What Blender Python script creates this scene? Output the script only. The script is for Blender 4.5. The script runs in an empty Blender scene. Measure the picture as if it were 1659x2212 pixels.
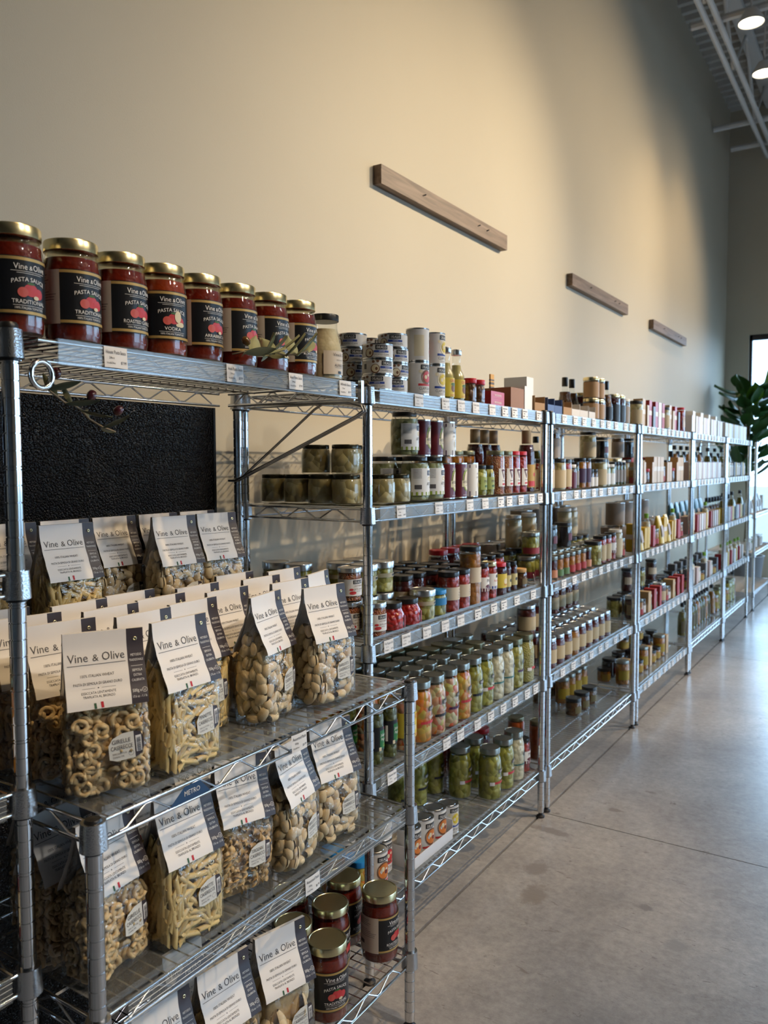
import bpy, math, random
from mathutils import Vector, Matrix
R = math.radians
random.seed(7)
SC = bpy.context.scene
COL = SC.collection

# ------------------------------------------------------------------ camera
FPX, IW, IH = 1733.36, 1659, 2212
yaw, pit, rol = R(32.9426), R(3.3982), R(-0.184)
fw = Vector((-math.sin(yaw)*math.cos(pit), math.cos(yaw)*math.cos(pit), -math.sin(pit)))
r0 = Vector((math.cos(yaw), math.sin(yaw), 0)); u0 = r0.cross(fw)
rr = r0*math.cos(rol)+u0*math.sin(rol); uu = u0*math.cos(rol)-r0*math.sin(rol)
cam_d = bpy.data.cameras.new('camera'); cam = bpy.data.objects.new('camera', cam_d); COL.objects.link(cam)
M = Matrix((rr, uu, -fw)).transposed().to_4x4(); M.translation = (0, 0, 1.37)
cam.matrix_world = M
cam_d.sensor_fit = 'VERTICAL'; cam_d.sensor_height = 24.0; cam_d.lens = 24.0*FPX/IH
cam_d.clip_start = 0.02; cam_d.clip_end = 100
cam_d.dof.use_dof = True; cam_d.dof.focus_distance = 1.75; cam_d.dof.aperture_fstop = 4.0
SC.camera = cam

# ------------------------------------------------------------------ world, lights, exposure
SC.view_settings.view_transform = 'Standard'; SC.view_settings.look = 'None'
SC.view_settings.gamma = 1.0; SC.view_settings.use_curve_mapping = False
SC.view_settings.exposure = 0.0
W = bpy.data.worlds.new('sky'); SC.world = W; W.use_nodes = True
bg = W.node_tree.nodes['Background']; bg.inputs[0].default_value = (0.50, 0.74, 1.0, 1); bg.inputs[1].default_value = 8.0
SC.cycles.max_bounces = 5; SC.cycles.diffuse_bounces = 2; SC.cycles.glossy_bounces = 3
SC.cycles.transmission_bounces = 4; SC.cycles.transparent_max_bounces = 12; SC.cycles.adaptive_threshold = 0.04
SC.cycles.use_light_tree = False; SC.cycles.sample_clamp_indirect = 6.0; SC.cycles.caustics_reflective = False; SC.cycles.caustics_refractive = False
try: SC.cycles.use_denoising = True
except Exception: pass

def light(name, kind, loc, power, color, target=None, size=0.1, **kw):
    d = bpy.data.lights.new(name, kind); d.energy = power; d.color = color
    o = bpy.data.objects.new(name, d); COL.objects.link(o); o.location = loc
    if target is not None:
        o.rotation_euler = (Vector(target)-Vector(loc)).to_track_quat('-Z', 'Y').to_euler()
    if kind == 'AREA':
        d.shape = 'RECTANGLE'; d.size = size[0]; d.size_y = size[1]
    else: d.shadow_soft_size = size
    for k, v in kw.items(): setattr(d, k, v)
    return o
def portal(name, loc, target, size):
    o = light(name, 'AREA', loc, 1, (1, 1, 1), target, size); o.data.cycles.is_portal = True; return o
WX, YB, CZ = -1.795, 10.1, 5.43          # shelf wall, end wall, ceiling
RX, YF = 7.0, -3.2                       # opposite wall, wall behind the camera
portal('daylight_portal_end', (1.9, YB+0.02, 1.65), (1.9, 0, 1.65), (6.8, 2.5))
portal('daylight_portal_side', (RX+0.02, 6.4, 1.75), (0, 6.4, 1.75), (5.6, 2.7))  # portal for the added side window
WARM = (1.0, 0.70, 0.36)
def spot(loc, tgt, pw, deg, blend=0.6, size=0.04, color=WARM):
    return light('track_spot', 'SPOT', loc, pw, color, tgt, size, spot_size=R(deg), spot_blend=blend)
# track lights aimed at the shelf wall
spot((3.0, 6.0, 4.6), (WX, 3.30, 2.20), 1250, 36, 1.0, 0.04, (1.0, 0.80, 0.54))
spot((3.0, 8.4, 4.6), (WX, 5.20, 2.6), 950, 46, 1.0, 0.04, (1.0, 0.80, 0.54))
spot((2.6, 3.4, 4.6), (WX, 1.5, 2.2), 240, 50, 1.0, 0.04, (1.0, 0.81, 0.56))
spot((2.6, 9.6, 4.6), (WX, 7.4, 2.6), 480, 44, 1.0, 0.04, (1.0, 0.80, 0.54))
# fill spots added to brighten the floor, then track lights over the aisle
for gy in (1.6, 5.2): light('downlight', 'SPOT', (3.4, gy, 5.0), 560, (1.0, 0.93, 0.85), (2.5, gy, 0), 0.12, spot_size=R(120), spot_blend=1.0)
spot((0.7, 1.3, 4.6), (-1.1, 1.15, 0.9), 330, 28, 1.0, 0.05)
spot((0.7, 3.4, 4.6), (-1.15, 2.7, 0.9), 430, 30, 1.0, 0.05)
spot((0.7, 6.0, 4.6), (-1.15, 5.2, 0.9), 430, 36, 1.0, 0.05)

# ------------------------------------------------------------------ materials
MATS = {}
def nmat(name):
    m = bpy.data.materials.new(name); m.use_nodes = True
    nt = m.node_tree; return m, nt, nt.nodes['Principled BSDF']
def mat(name, col, rough=0.5, metal=0.0, coat=0.0, var=0.0, vscale=40, bump=0.0, bscale=200, spec=None, trans=0):
    if name in MATS: return MATS[name]
    m, nt, b = nmat(name); N, L = nt.nodes, nt.links
    b.inputs['Base Color'].default_value = (*col, 1); b.inputs['Roughness'].default_value = rough
    b.inputs['Metallic'].default_value = metal; b.inputs['Coat Weight'].default_value = coat
    b.inputs['Coat Roughness'].default_value = 0.06
    if spec is not None: b.inputs['Specular IOR Level'].default_value = spec
    if var or bump:
        tc = N.new('ShaderNodeTexCoord')
    if var:
        n = N.new('ShaderNodeTexNoise'); n.inputs['Scale'].default_value = vscale; n.inputs['Detail'].default_value = 4
        L.new(tc.outputs['Object'], n.inputs['Vector'])
        mx = N.new('ShaderNodeMix'); mx.data_type = 'RGBA'
        mx.inputs[6].default_value = (*[c*(1-var) for c in col], 1); mx.inputs[7].default_value = (*[min(1, c*(1+var)) for c in col], 1)
        L.new(n.outputs['Fac'], mx.inputs[0]); L.new(mx.outputs[2], b.inputs['Base Color'])
    if bump:
        n2 = N.new('ShaderNodeTexNoise'); n2.inputs['Scale'].default_value = bscale
        L.new(tc.outputs['Object'], n2.inputs['Vector'])
        bp = N.new('ShaderNodeBump'); bp.inputs['Strength'].default_value = bump; bp.inputs['Distance'].default_value = 0.002
        L.new(n2.outputs['Fac'], bp.inputs['Height']); L.new(bp.outputs['Normal'], b.inputs['Normal'])
    MATS[name] = m; return m
def clear(name, tint=(0.96, 0.97, 0.96), base=0.05, edge=0.65, rough=0.06, bump=0.0, bscale=60, milk=0.0, power=4):
    """thin clear film or glass wall: see-through with a mirror sheen that grows at grazing angles"""
    if name in MATS: return MATS[name]
    m = bpy.data.materials.new(name); m.use_nodes = True; nt = m.node_tree; N, L = nt.nodes, nt.links
    N.remove(N['Principled BSDF']); out = N['Material Output']
    t = N.new('ShaderNodeBsdfTransparent'); t.inputs[0].default_value = (*tint, 1)
    g = N.new('ShaderNodeBsdfGlossy'); g.inputs['Roughness'].default_value = rough
    lw = N.new('ShaderNodeLayerWeight'); lw.inputs[0].default_value = 0.5
    p = N.new('ShaderNodeMath'); p.operation = 'POWER'; p.inputs[1].default_value = power
    ma = N.new('ShaderNodeMath'); ma.operation = 'MULTIPLY_ADD'; ma.inputs[1].default_value = edge; ma.inputs[2].default_value = base
    L.new(lw.outputs['Facing'], p.inputs[0]); L.new(p.outputs[0], ma.inputs[0])
    mx = N.new('ShaderNodeMixShader'); L.new(ma.outputs[0], mx.inputs[0]); L.new(t.outputs[0], mx.inputs[1]); L.new(g.outputs[0], mx.inputs[2])
    last = mx
    if milk:
        d = N.new('ShaderNodeBsdfDiffuse'); d.inputs[0].default_value = (0.85, 0.88, 0.9, 1)
        m2 = N.new('ShaderNodeMixShader'); m2.inputs[0].default_value = milk
        L.new(mx.outputs[0], m2.inputs[1]); L.new(d.outputs[0], m2.inputs[2]); last = m2
    if bump:
        tc = N.new('ShaderNodeTexCoord'); n = N.new('ShaderNodeTexNoise'); n.inputs['Scale'].default_value = bscale
        n.inputs['Detail'].default_value = 3
        L.new(tc.outputs['Object'], n.inputs['Vector'])
        bp = N.new('ShaderNodeBump'); bp.inputs['Strength'].default_value = bump; bp.inputs['Distance'].default_value = 0.01
        L.new(n.outputs['Fac'], bp.inputs['Height']); L.new(bp.outputs['Normal'], g.inputs['Normal']); L.new(bp.outputs['Normal'], lw.inputs['Normal'])
    L.new(last.outputs[0], out.inputs[0]); MATS[name] = m; return m
def food(name, cols, scale=70, rough=0.3, bump=0.6):
    """chunky jar filling: cells of the given colours with dark gaps between the pieces"""
    if name in MATS: return MATS[name]
    m, nt, b = nmat(name); N, L = nt.nodes, nt.links
    b.inputs['Roughness'].default_value = rough; b.inputs['Coat Weight'].default_value = 0.3
    tc = N.new('ShaderNodeTexCoord'); oi = N.new('ShaderNodeObjectInfo')
    ad = N.new('ShaderNodeVectorMath'); ad.operation = 'ADD'
    L.new(tc.outputs['Object'], ad.inputs[0]); L.new(oi.outputs['Random'], ad.inputs[1])
    v = N.new('ShaderNodeTexVoronoi'); v.inputs['Scale'].default_value = scale; L.new(ad.outputs[0], v.inputs['Vector'])
    sp = N.new('ShaderNodeSeparateColor'); L.new(v.outputs['Color'], sp.inputs[0])
    cr = N.new('ShaderNodeValToRGB'); e = cr.color_ramp.elements
    e[0].color = (*cols[0], 1); e[1].color = (*cols[-1], 1)
    for i, c in enumerate(cols[1:-1]):
        x = e.new((i+1)/(len(cols)-1)); x.color = (*c, 1)
    L.new(sp.outputs[0], cr.inputs[0])
    L.new(cr.outputs[0], b.inputs['Base Color'])
    bp = N.new('ShaderNodeBump'); bp.inputs['Strength'].default_value = bump; bp.inputs['Distance'].default_value = 0.006; bp.invert = True
    L.new(v.outputs['Distance'], bp.inputs['Height']); L.new(bp.outputs['Normal'], b.inputs['Normal'])
    MATS[name] = m; return m

CHROME = mat('chrome', (0.70, 0.71, 0.73), 0.10, 1.0)
CHROMEW = mat('chrome_wire', (0.66, 0.67, 0.69), 0.24, 1.0)
CAST = mat('cast_collar', (0.60, 0.61, 0.63), 0.22, 1.0, bump=0.25, bscale=400)
DARK = mat('groove_dark', (0.05, 0.05, 0.055), 0.4, 0.7)
BLACKP = mat('black_plastic', (0.012, 0.012, 0.013), 0.35)
FILM = clear('clear_film', (0.98, 0.975, 0.965), 0.085, 0.65, 0.05, 0.8, 45, power=3)
GLASS = clear('jar_glass', (0.96, 0.975, 0.965), 0.05, 0.7, 0.03)
LINER = clear('shelf_liner', (0.92, 0.93, 0.93), 0.05, 0.7, 0.12, 0.03, 30, 0.04)
STRIP = clear('label_strip', (0.86, 0.88, 0.89), 0.07, 0.45, 0.18, 0, 60, 0.06)
RIDGE = clear('strip_ridge', (0.80, 0.82, 0.83), 0.15, 0.5, 0.25, 0, 60, 0.30)
PANE = clear('window_pane', (0.93, 0.96, 0.98), 0.04, 0.5, 0.02)
PAPER = mat('white_paper', (0.78, 0.76, 0.74), 0.55)
CARD = mat('ivory_card', (0.80, 0.765, 0.735), 0.5, var=0.03, vscale=20)
PLUM = mat('plum_print', (0.042, 0.033, 0.042), 0.45)
INK = mat('grey_ink', (0.075, 0.07, 0.075), 0.6)
WINK = mat('white_ink', (0.80, 0.78, 0.75), 0.6)
GREENI = mat('green_ink', (0.035, 0.11, 0.05), 0.6)
REDI = mat('red_ink', (0.52, 0.02, 0.03), 0.6)
GOLD = mat('gold_lid', (0.80, 0.69, 0.40), 0.26, 1.0)
GOLDB = mat('gold_print', (0.50, 0.34, 0.12), 0.4, 0.3)
SILVER = mat('silver_lid', (0.62, 0.62, 0.62), 0.28, 1.0)
TIN = mat('tin', (0.60, 0.60, 0.60), 0.22, 1.0)
BLID = mat('black_lid', (0.012, 0.012, 0.013), 0.28)
GLID = mat('dull_green_lid', (0.20, 0.20, 0.13), 0.35, 0.8)
RLID = mat('red_lid', (0.45, 0.012, 0.02), 0.3)
ULID = mat('blue_lid', (0.02, 0.22, 0.55), 0.3)
WLID = mat('white_lid', (0.70, 0.68, 0.63), 0.35)
CORK = mat('tan_cap', (0.30, 0.22, 0.12), 0.5)

# ------------------------------------------------------------------ mesh building
class MB:
    def __init__(s): s.v = []; s.f = []; s.m = []; s.cur = 0
    def add(s, vs, fs):
        o = len(s.v); s.v += [tuple(p) for p in vs]
        for f in fs: s.f.append(tuple(i+o for i in f)); s.m.append(s.cur)
        return s
    def box(s, x0, x1, y0, y1, z0, z1):
        return s.add([(x0,y0,z0),(x1,y0,z0),(x1,y1,z0),(x0,y1,z0),(x0,y0,z1),(x1,y0,z1),(x1,y1,z1),(x0,y1,z1)],
              [(3,2,1,0),(4,5,6,7),(0,1,5,4),(1,2,6,5),(2,3,7,6),(3,0,4,7)])
    def tube(s, pts, r, n=6, caps=True, radii=None):
        pts = [Vector(p) for p in pts]; vs = []; fs = []; k = len(pts); prev = None
        for i, p in enumerate(pts):
            d = (pts[min(i+1, k-1)]-pts[max(i-1, 0)]).normalized()
            if prev is None:
                a = Vector((0, 0, 1)) if abs(d.z) < 0.9 else Vector((1, 0, 0))
                x = d.cross(a).normalized()
            else:
                x = (prev-d*prev.dot(d)).normalized()
            prev = x; y = d.cross(x); q = radii[i] if radii else r
            for j in range(n):
                t = 2*math.pi*j/n; vs.append(p+x*(q*math.cos(t))+y*(q*math.sin(t)))
        for i in range(k-1):
            for j in range(n):
                a, b = i*n+j, i*n+(j+1) % n; fs.append((a, b, b+n, a+n))
        if caps: fs.append(tuple(range(n-1, -1, -1))); fs.append(tuple(range((k-1)*n, k*n)))
        return s.add(vs, fs)
    def lathe(s, prof, n=24, cx=0, cy=0):
        vs = []; fs = []; k = len(prof)
        for r, z in prof:
            for j in range(n):
                t = 2*math.pi*j/n; vs.append((cx+r*math.sin(t), cy-r*math.cos(t), z))
        for i in range(k-1):
            for j in range(n):
                a, b = i*n+j, i*n+(j+1) % n; fs.append((a, b, b+n, a+n))
        if prof[0][0] > 1e-6: fs.append(tuple(range(n-1, -1, -1)))
        if prof[-1][0] > 1e-6: fs.append(tuple(range((k-1)*n, k*n)))
        return s.add(vs, fs)
    def grid(s, fn, nu, nv, closed=False):
        vs = [fn(i/nu, j/nv) for j in range(nv+1) for i in range(nu+(0 if closed else 1))]
        w = nu if closed else nu+1; fs = []
        for j in range(nv):
            for i in range(nu):
                a = j*w+i; b = j*w+(i+1) % w if closed else a+1
                fs.append((a, b, b+w, a+w))
        return s.add(vs, fs)
    def poly(s, pts): return s.add(pts, [tuple(range(len(pts)))])
    def build(s, name, mats, smooth=0, weld=False):
        me = bpy.data.meshes.new(name); me.from_pydata(s.v, [], s.f)
        for m in (mats if isinstance(mats, (list, tuple)) else [mats]): me.materials.append(m)
        if max(s.m, default=0): me.polygons.foreach_set('material_index', s.m)
        if smooth:
            me.polygons.foreach_set('use_smooth', [True]*len(s.f))
            if smooth < 180: me.set_sharp_from_angle(angle=R(smooth))
        me.update(); return me

def obj(name, mesh, parent=None, loc=(0,0,0), rot=(0,0,0), kind=None):
    o = bpy.data.objects.new(name, mesh); COL.objects.link(o)
    o.location = loc; o.rotation_euler = rot
    if parent is not None: o.parent = parent
    if kind: o['kind'] = kind
    return o
def tag(o, label, cat, group=None):
    o['label'] = label; o['category'] = cat
    if group: o['group'] = group
    return o
def struct(name, mesh, parent=None, **k):
    o = obj(name, mesh, parent, **k)
    if parent is None: o['kind'] = 'structure'
    return o
# a spec is (name, mesh or None, [child specs], kind); spawn makes the thing with its parts
def spawn(spec, loc, rz=0, label=None, cat=None, group=None, parent=None, rx=0, ry=0):
    name, me, kids = spec[0], spec[1], spec[2]
    o = obj(name, me, parent, loc, (rx, ry, rz), spec[3] if len(spec) > 3 else None)
    if label: tag(o, label, cat, group)
    for k in kids: spawn(k, (0,0,0), parent=o)
    return o

_TX = {}
def text2d(body, size=1.0, align='CENTER', squeeze=1.0):
    if body not in _TX:
        cu = bpy.data.curves.new('t', 'FONT'); cu.body = body; cu.size = 1; cu.resolution_u = 2
        cu.align_x = 'LEFT'; ob = bpy.data.objects.new('t', cu); COL.objects.link(ob)
        dg = bpy.context.evaluated_depsgraph_get(); dg.update()
        me = bpy.data.meshes.new_from_object(ob.evaluated_get(dg))
        vs = [(v.co.x, v.co.y) for v in me.vertices]; fs = [tuple(p.vertices) for p in me.polygons]
        bpy.data.objects.remove(ob); bpy.data.curves.remove(cu); bpy.data.meshes.remove(me)
        _TX[body] = (vs, fs)
    vs, fs = _TX[body]
    if not vs: return [], []
    x0 = min(v[0] for v in vs); x1 = max(v[0] for v in vs)
    sh = {'CENTER': (x0+x1)/2, 'LEFT': x0, 'RIGHT': x1}[align]
    return [((x-sh)*size*squeeze, y*size) for x, y in vs], fs
def put_text(mb, body, size, cx, cz, wrap, align='CENTER', width=None, arc=0.0):
    """lettering: 2D outline at (cx, cz) carried onto a surface by wrap(x, z); width fits the line to a length"""
    vs, fs = text2d(body, size, align)
    if not vs: return
    k = 1.0
    if width:
        w = max(v[0] for v in vs)-min(v[0] for v in vs); k = width/w
    mb.add([wrap(cx+x*k, cz+y+(-arc*(x*k)**2)) for x, y in vs], fs)
def cyl(r):  # wrap for a cylinder: x is arc length from the front, z height
    return lambda x, z: (r*math.sin(x/r), -r*math.cos(x/r), z)
def patch(mb, r, a0, a1, z0, z1, n=16):
    return mb.grid(lambda u, v: (r*math.sin(a0+(a1-a0)*u), -r*math.cos(a0+(a1-a0)*u), z0+(z1-z0)*v), n, 1)
def disc2(mb, cx, cz, rx, rz, wrap, n=18):
    vs = [wrap(cx, cz)]+[wrap(cx+rx*math.cos(2*math.pi*i/n), cz+rz*math.sin(2*math.pi*i/n)) for i in range(n)]
    mb.add(vs, [(0, 1+i, 1+(i+1) % n) for i in range(n)])
def rect2(mb, x0, x1, z0, z1, wrap, n=6, slant=0):
    mb.grid(lambda u, v: wrap(x0+(x1-x0)*u+slant*v, z0+(z1-z0)*v), n, 1)

# ------------------------------------------------------------------ the room
def wall_mat():
    m, nt, b = nmat('cream_wall_paint'); N, L = nt.nodes, nt.links
    b.inputs['Roughness'].default_value = 0.62
    tc = N.new('ShaderNodeTexCoord'); n = N.new('ShaderNodeTexNoise'); n.inputs['Scale'].default_value = 1.3; n.inputs['Detail'].default_value = 5
    L.new(tc.outputs['Object'], n.inputs['Vector'])
    mx = N.new('ShaderNodeMix'); mx.data_type = 'RGBA'; mx.inputs[6].default_value = (0.52, 0.462, 0.355, 1); mx.inputs[7].default_value = (0.58, 0.52, 0.405, 1)
    L.new(n.outputs['Fac'], mx.inputs[0]); L.new(mx.outputs[2], b.inputs['Base Color'])
    n2 = N.new('ShaderNodeTexNoise'); n2.inputs['Scale'].default_value = 260; L.new(tc.outputs['Object'], n2.inputs['Vector'])
    bp = N.new('ShaderNodeBump'); bp.inputs['Strength'].default_value = 0.12; bp.inputs['Distance'].default_value = 0.002
    L.new(n2.outputs['Fac'], bp.inputs['Height']); L.new(bp.outputs['Normal'], b.inputs['Normal'])
    return m
WALL = wall_mat()
def floor_mat():
    m, nt, b = nmat('sealed_concrete'); N, L = nt.nodes, nt.links
    tc = N.new('ShaderNodeTexCoord'); P = tc.outputs['Object']
    def noise(sc, det=6, rough=0.6, dist=0.0, vec=None):
        n = N.new('ShaderNodeTexNoise'); n.inputs['Scale'].default_value = sc; n.inputs['Detail'].default_value = det
        n.inputs['Roughness'].default_value = rough; n.inputs['Distortion'].default_value = dist; L.new(vec or P, n.inputs['Vector']); return n.outputs['Fac']
    def ramp(src, a, b_, ca=(0,0,0,1), cb=(1,1,1,1)):
        c = N.new('ShaderNodeValToRGB'); c.color_ramp.elements[0].position = a; c.color_ramp.elements[1].position = b_
        c.color_ramp.elements[0].color = ca; c.color_ramp.elements[1].color = cb; L.new(src, c.inputs[0]); return c.outputs[0]
    def mix(f, a, bb):
        x = N.new('ShaderNodeMix'); x.data_type = 'RGBA'
        L.new(f, x.inputs[0])
        for s, i in ((a, 6), (bb, 7)):
            if isinstance(s, tuple): x.inputs[i].default_value = s
            else: L.new(s, x.inputs[i])
        return x.outputs[2]
    base = ramp(noise(2.2, 9, 0.72, 0.4), 0.32, 0.70, (0.33, 0.315, 0.31, 1), (0.52, 0.505, 0.495, 1))
    fine = ramp(noise(38, 8, 0.75), 0.35, 0.68, (0.72, 0.72, 0.72, 1), (1.08, 1.08, 1.08, 1))
    ml = N.new('ShaderNodeMix'); ml.data_type = 'RGBA'; ml.blend_type = 'MULTIPLY'; ml.inputs[0].default_value = 1
    L.new(base, ml.inputs[6]); L.new(fine, ml.inputs[7]); c = ml.outputs[2]
    big = ramp(noise(0.9, 6, 0.7, 0.8), 0.35, 0.65, (0.80, 0.80, 0.82, 1), (1.1, 1.08, 1.05, 1)); m3 = N.new('ShaderNodeMix'); m3.data_type = 'RGBA'; m3.blend_type = 'MULTIPLY'; m3.inputs[0].default_value = 1
    L.new(c, m3.inputs[6]); L.new(big, m3.inputs[7]); c = m3.outputs[2]
    # worn-in marks: soft dark patches and small scuffs
    c = mix(ramp(noise(3.4, 9, 0.75, 1.2), 0.57, 0.72), c, (0.30, 0.28, 0.265, 1))
    sc = N.new('ShaderNodeMapping'); sc.inputs['Scale'].default_value = (1, 2.2, 1); L.new(P, sc.inputs[0])
    c = mix(ramp(noise(17, 4, 0.6, 1.5, sc.outputs[0]), 0.64, 0.70), c, (0.22, 0.20, 0.19, 1))
    def blob(x, y, rx, ry, col):
        nonlocal c
        mp = N.new('ShaderNodeMapping'); mp.vector_type = 'TEXTURE'; mp.inputs['Location'].default_value = (x, y, 0); mp.inputs['Scale'].default_value = (rx, ry, 1)
        nz = N.new('ShaderNodeTexNoise'); nz.inputs['Scale'].default_value = 22; nz.inputs['Detail'].default_value = 8; nz.inputs['Roughness'].default_value = 0.75; L.new(P, nz.inputs['Vector'])
        L.new(P, mp.inputs[0]); ln = N.new('ShaderNodeVectorMath'); ln.operation = 'LENGTH'; L.new(mp.outputs[0], ln.inputs[0])
        s = N.new('ShaderNodeMath'); s.operation = 'MULTIPLY_ADD'; s.inputs[1].default_value = 2.2; L.new(nz.outputs['Fac'], s.inputs[0]); L.new(ln.outputs['Value'], s.inputs[2])
        h_ = N.new('ShaderNodeMath'); h_.operation = 'MULTIPLY'; h_.inputs[1].default_value = 0.5; L.new(s.outputs[0], h_.inputs[0])
        c = mix(ramp(h_.outputs[0], 0.80, 1.0, (1,1,1,1), (0,0,0,1)), c, col)
    D = (0.25, 0.225, 0.21, 1)
    blob(-1.06, 2.79, 0.11, 0.03, D); blob(-1.01, 2.50, 0.05, 0.07, D); blob(-0.95, 2.34, 0.05, 0.09, D)
    blob(-0.63, 2.45, 0.035, 0.022, (0.22, 0.21, 0.21, 1)); blob(-0.5, 2.3, 0.05, 0.04, (0.30, 0.29, 0.285, 1))
    blob(-0.92, 3.1, 0.04, 0.02, D); blob(-0.85, 3.35, 0.03, 0.02, D)
    L.new(c, b.inputs['Base Color'])
    b.inputs['Coat Weight'].default_value = 0.5; b.inputs['Coat Roughness'].default_value = 0.2
    rg = ramp(noise(5, 6, 0.7), 0.3, 0.8, (0.26, 0.26, 0.26, 1), (0.44, 0.44, 0.44, 1)); L.new(rg, b.inputs['Roughness'])
    bp = N.new('ShaderNodeBump'); bp.inputs['Strength'].default_value = 0.25; bp.inputs['Distance'].default_value = 0.003
    L.new(noise(60, 5, 0.7), bp.inputs['Height']); L.new(bp.outputs['Normal'], b.inputs['Normal'])
    return m
CONC = floor_mat()
fl = struct('floor', MB().box(WX, RX, YF, YB, -0.16, -0.012).build('floor', mat('joint_grout', (0.02, 0.018, 0.018), 0.8)))
xs = [WX, -1.155, 1.95, 5.05, RX]; ys = [YF, -0.19, 2.925, 6.04, 9.15, YB]
for i in range(len(xs)-1):
    for j in range(len(ys)-1):
        g = 0.0022
        mb = MB(); x0, x1, y0, y1 = xs[i]+(0.005 if i == 1 else g if i else 0), xs[i+1]-(0.005 if i == 0 else g), ys[j]+g, ys[j+1]-g
        mb.box(x0, x1, y0, y1, -0.012, 0.0)
        obj('slab', mb.build('slab', CONC), fl)
struct('ground_outside', MB().box(-30, 60, -30, 60, -0.40, -0.20).build('ground', mat('pavement', (0.16, 0.16, 0.16), 0.8)))  # unseen ground, added to block sky light coming up through the windows
struct('wall_left', MB().box(WX-0.15, WX, YF-0.15, YB+0.15, -0.16, CZ+0.05).build('wall', WALL))
struct('wall_front', MB().box(WX, RX, YF-0.15, YF, -0.16, CZ+0.05).build('wall', mat('charcoal_wall_paint', (0.07, 0.068, 0.065), 0.6)))  # unseen wall, coloured dark so the chrome posts reflect a dark zone
WL, WR, WZ0, WZ1 = -1.54, 5.3, 0.40, 2.84
mb = MB()
mb.box(WX, WL, YB, YB+0.15, -0.16, CZ+0.05); mb.box(WR, RX, YB, YB+0.15, -0.16, CZ+0.05)
mb.box(WL, WR, YB, YB+0.15, WZ1, CZ+0.05); mb.box(WL, WR, YB, YB+0.15, -0.16, WZ0)
struct('wall_back', mb.build('wall', WALL))
SY0, SY1, SZ0, SZ1 = 3.6, 9.2, 0.40, 3.10
mb = MB()
mb.box(RX, RX+0.15, YF-0.15, SY0, -0.16, CZ+0.05); mb.box(RX, RX+0.15, SY1, YB+0.15, -0.16, CZ+0.05)
mb.box(RX, RX+0.15, SY0, SY1, SZ1, CZ+0.05); mb.box(RX, RX+0.15, SY0, SY1, -0.16, SZ0)
struct('wall_right', mb.build('wall', WALL))
FRAME = mat('dark_window_frame', (0.035, 0.038, 0.045), 0.4, 0.5)
w1 = struct('window_1', MB().box(WL, WR, YB+0.03, YB+0.09, WZ1-0.06, WZ1).box(WL, WR, YB+0.03, YB+0.09, WZ0, WZ0+0.06).build('frame', FRAME))
cols = [WL, -0.10, 1.26, 2.6, 3.95, WR]
for c in cols: obj('mullion', MB().box(max(WL, c-0.03), min(WR, c+0.03), YB+0.03, YB+0.09, WZ0, WZ1).build('mullion', FRAME), w1)
obj('transom', MB().box(WL, WR, YB+0.035, YB+0.085, 2.10, 2.16).build('transom', FRAME), w1)
for a, b_ in zip(cols, cols[1:]):
    for z0, z1 in ((WZ0+0.06, 2.10), (2.16, WZ1-0.06)):
        obj('pane', MB().box(a+0.03, b_-0.03, YB+0.055, YB+0.062, z0, z1).build('pane', PANE), w1)
w2 = struct('window_2', MB().box(RX+0.03, RX+0.09, SY0, SY1, SZ1-0.06, SZ1).box(RX+0.03, RX+0.09, SY0, SY1, SZ0, SZ0+0.06).build('frame', FRAME))  # unseen side window, added for cool daylight from ahead right
for k in range(9):
    y = SY0+(SY1-SY0)*k/8
    obj('mullion', MB().box(RX+0.03, RX+0.09, max(SY0, y-0.03), min(SY1, y+0.03), SZ0, SZ1).build('mullion', FRAME), w2)
    if k < 8: obj('pane', MB().box(RX+0.055, RX+0.062, y+0.03, y+(SY1-SY0)/8-0.03, SZ0+0.06, SZ1-0.06).build('pane', PANE), w2)
# corrugated deck
mb = MB(); y = YF; pr = []
while y < YB:
    pr += [(y, CZ), (y+0.07, CZ), (y+0.085, CZ-0.045), (y+0.135, CZ-0.045)]; y += 0.15
pr = [(min(a, YB), z) for a, z in pr]+[(YB, CZ)]
vs = [(x, a, z) for x in (WX, RX) for a, z in pr]; n = len(pr)
mb.add(vs, [(i, i+1, n+i+1, n+i) for i in range(n-1)])
DECK = mat('painted_steel_deck', (0.55, 0.53, 0.49), 0.5)
struct('ceiling', mb.build('ceiling', DECK))
struct('roof_slab', MB().box(WX-0.1, RX+0.1, YF-0.1, YB+0.1, CZ+0.03, CZ+0.12).build('roof', DECK))
# open-web joists, braces and pipes under the deck
STEEL = mat('white_painted_steel', (0.70, 0.69, 0.67), 0.45)
def joist(x, z, name, lab):
    e = obj(name, None); tag(e, lab, 'joist', 'open-web roof joists'); e.location = (x, 0, 0)
    for dx in (-0.04, 0.04): obj('bottom_chord', MB().tube([(dx, YF+0.02, z), (dx, YB-0.02, z)], 0.024, 8).build('chord', STEEL, 40), e)
    obj('top_chord', MB().box(-0.06, 0.06, YF+0.02, YB-0.02, CZ-0.10, CZ-0.05).build('chord', STEEL), e)
    k = 0; y = YF+0.1; me = None
    while y < YB-0.75:
        a, b_ = ((y, z), (y+0.6, CZ-0.10)) if k % 2 == 0 else ((y, CZ-0.10), (y+0.6, z))
        if y > 4.5: obj('web_bar', MB().tube([(0, a[0], a[1]), (0, b_[0], b_[1])], 0.015, 6).build('web', STEEL, 40), e)
        y += 0.6; k += 1
    return e
joist(-1.355, 4.80, 'roof_joist', 'pair of white pipes running under the deck beside the shelf wall')
joist(-0.85, 4.85, 'roof_joist', 'open-web white joist just beyond the two lit lamps')
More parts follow.
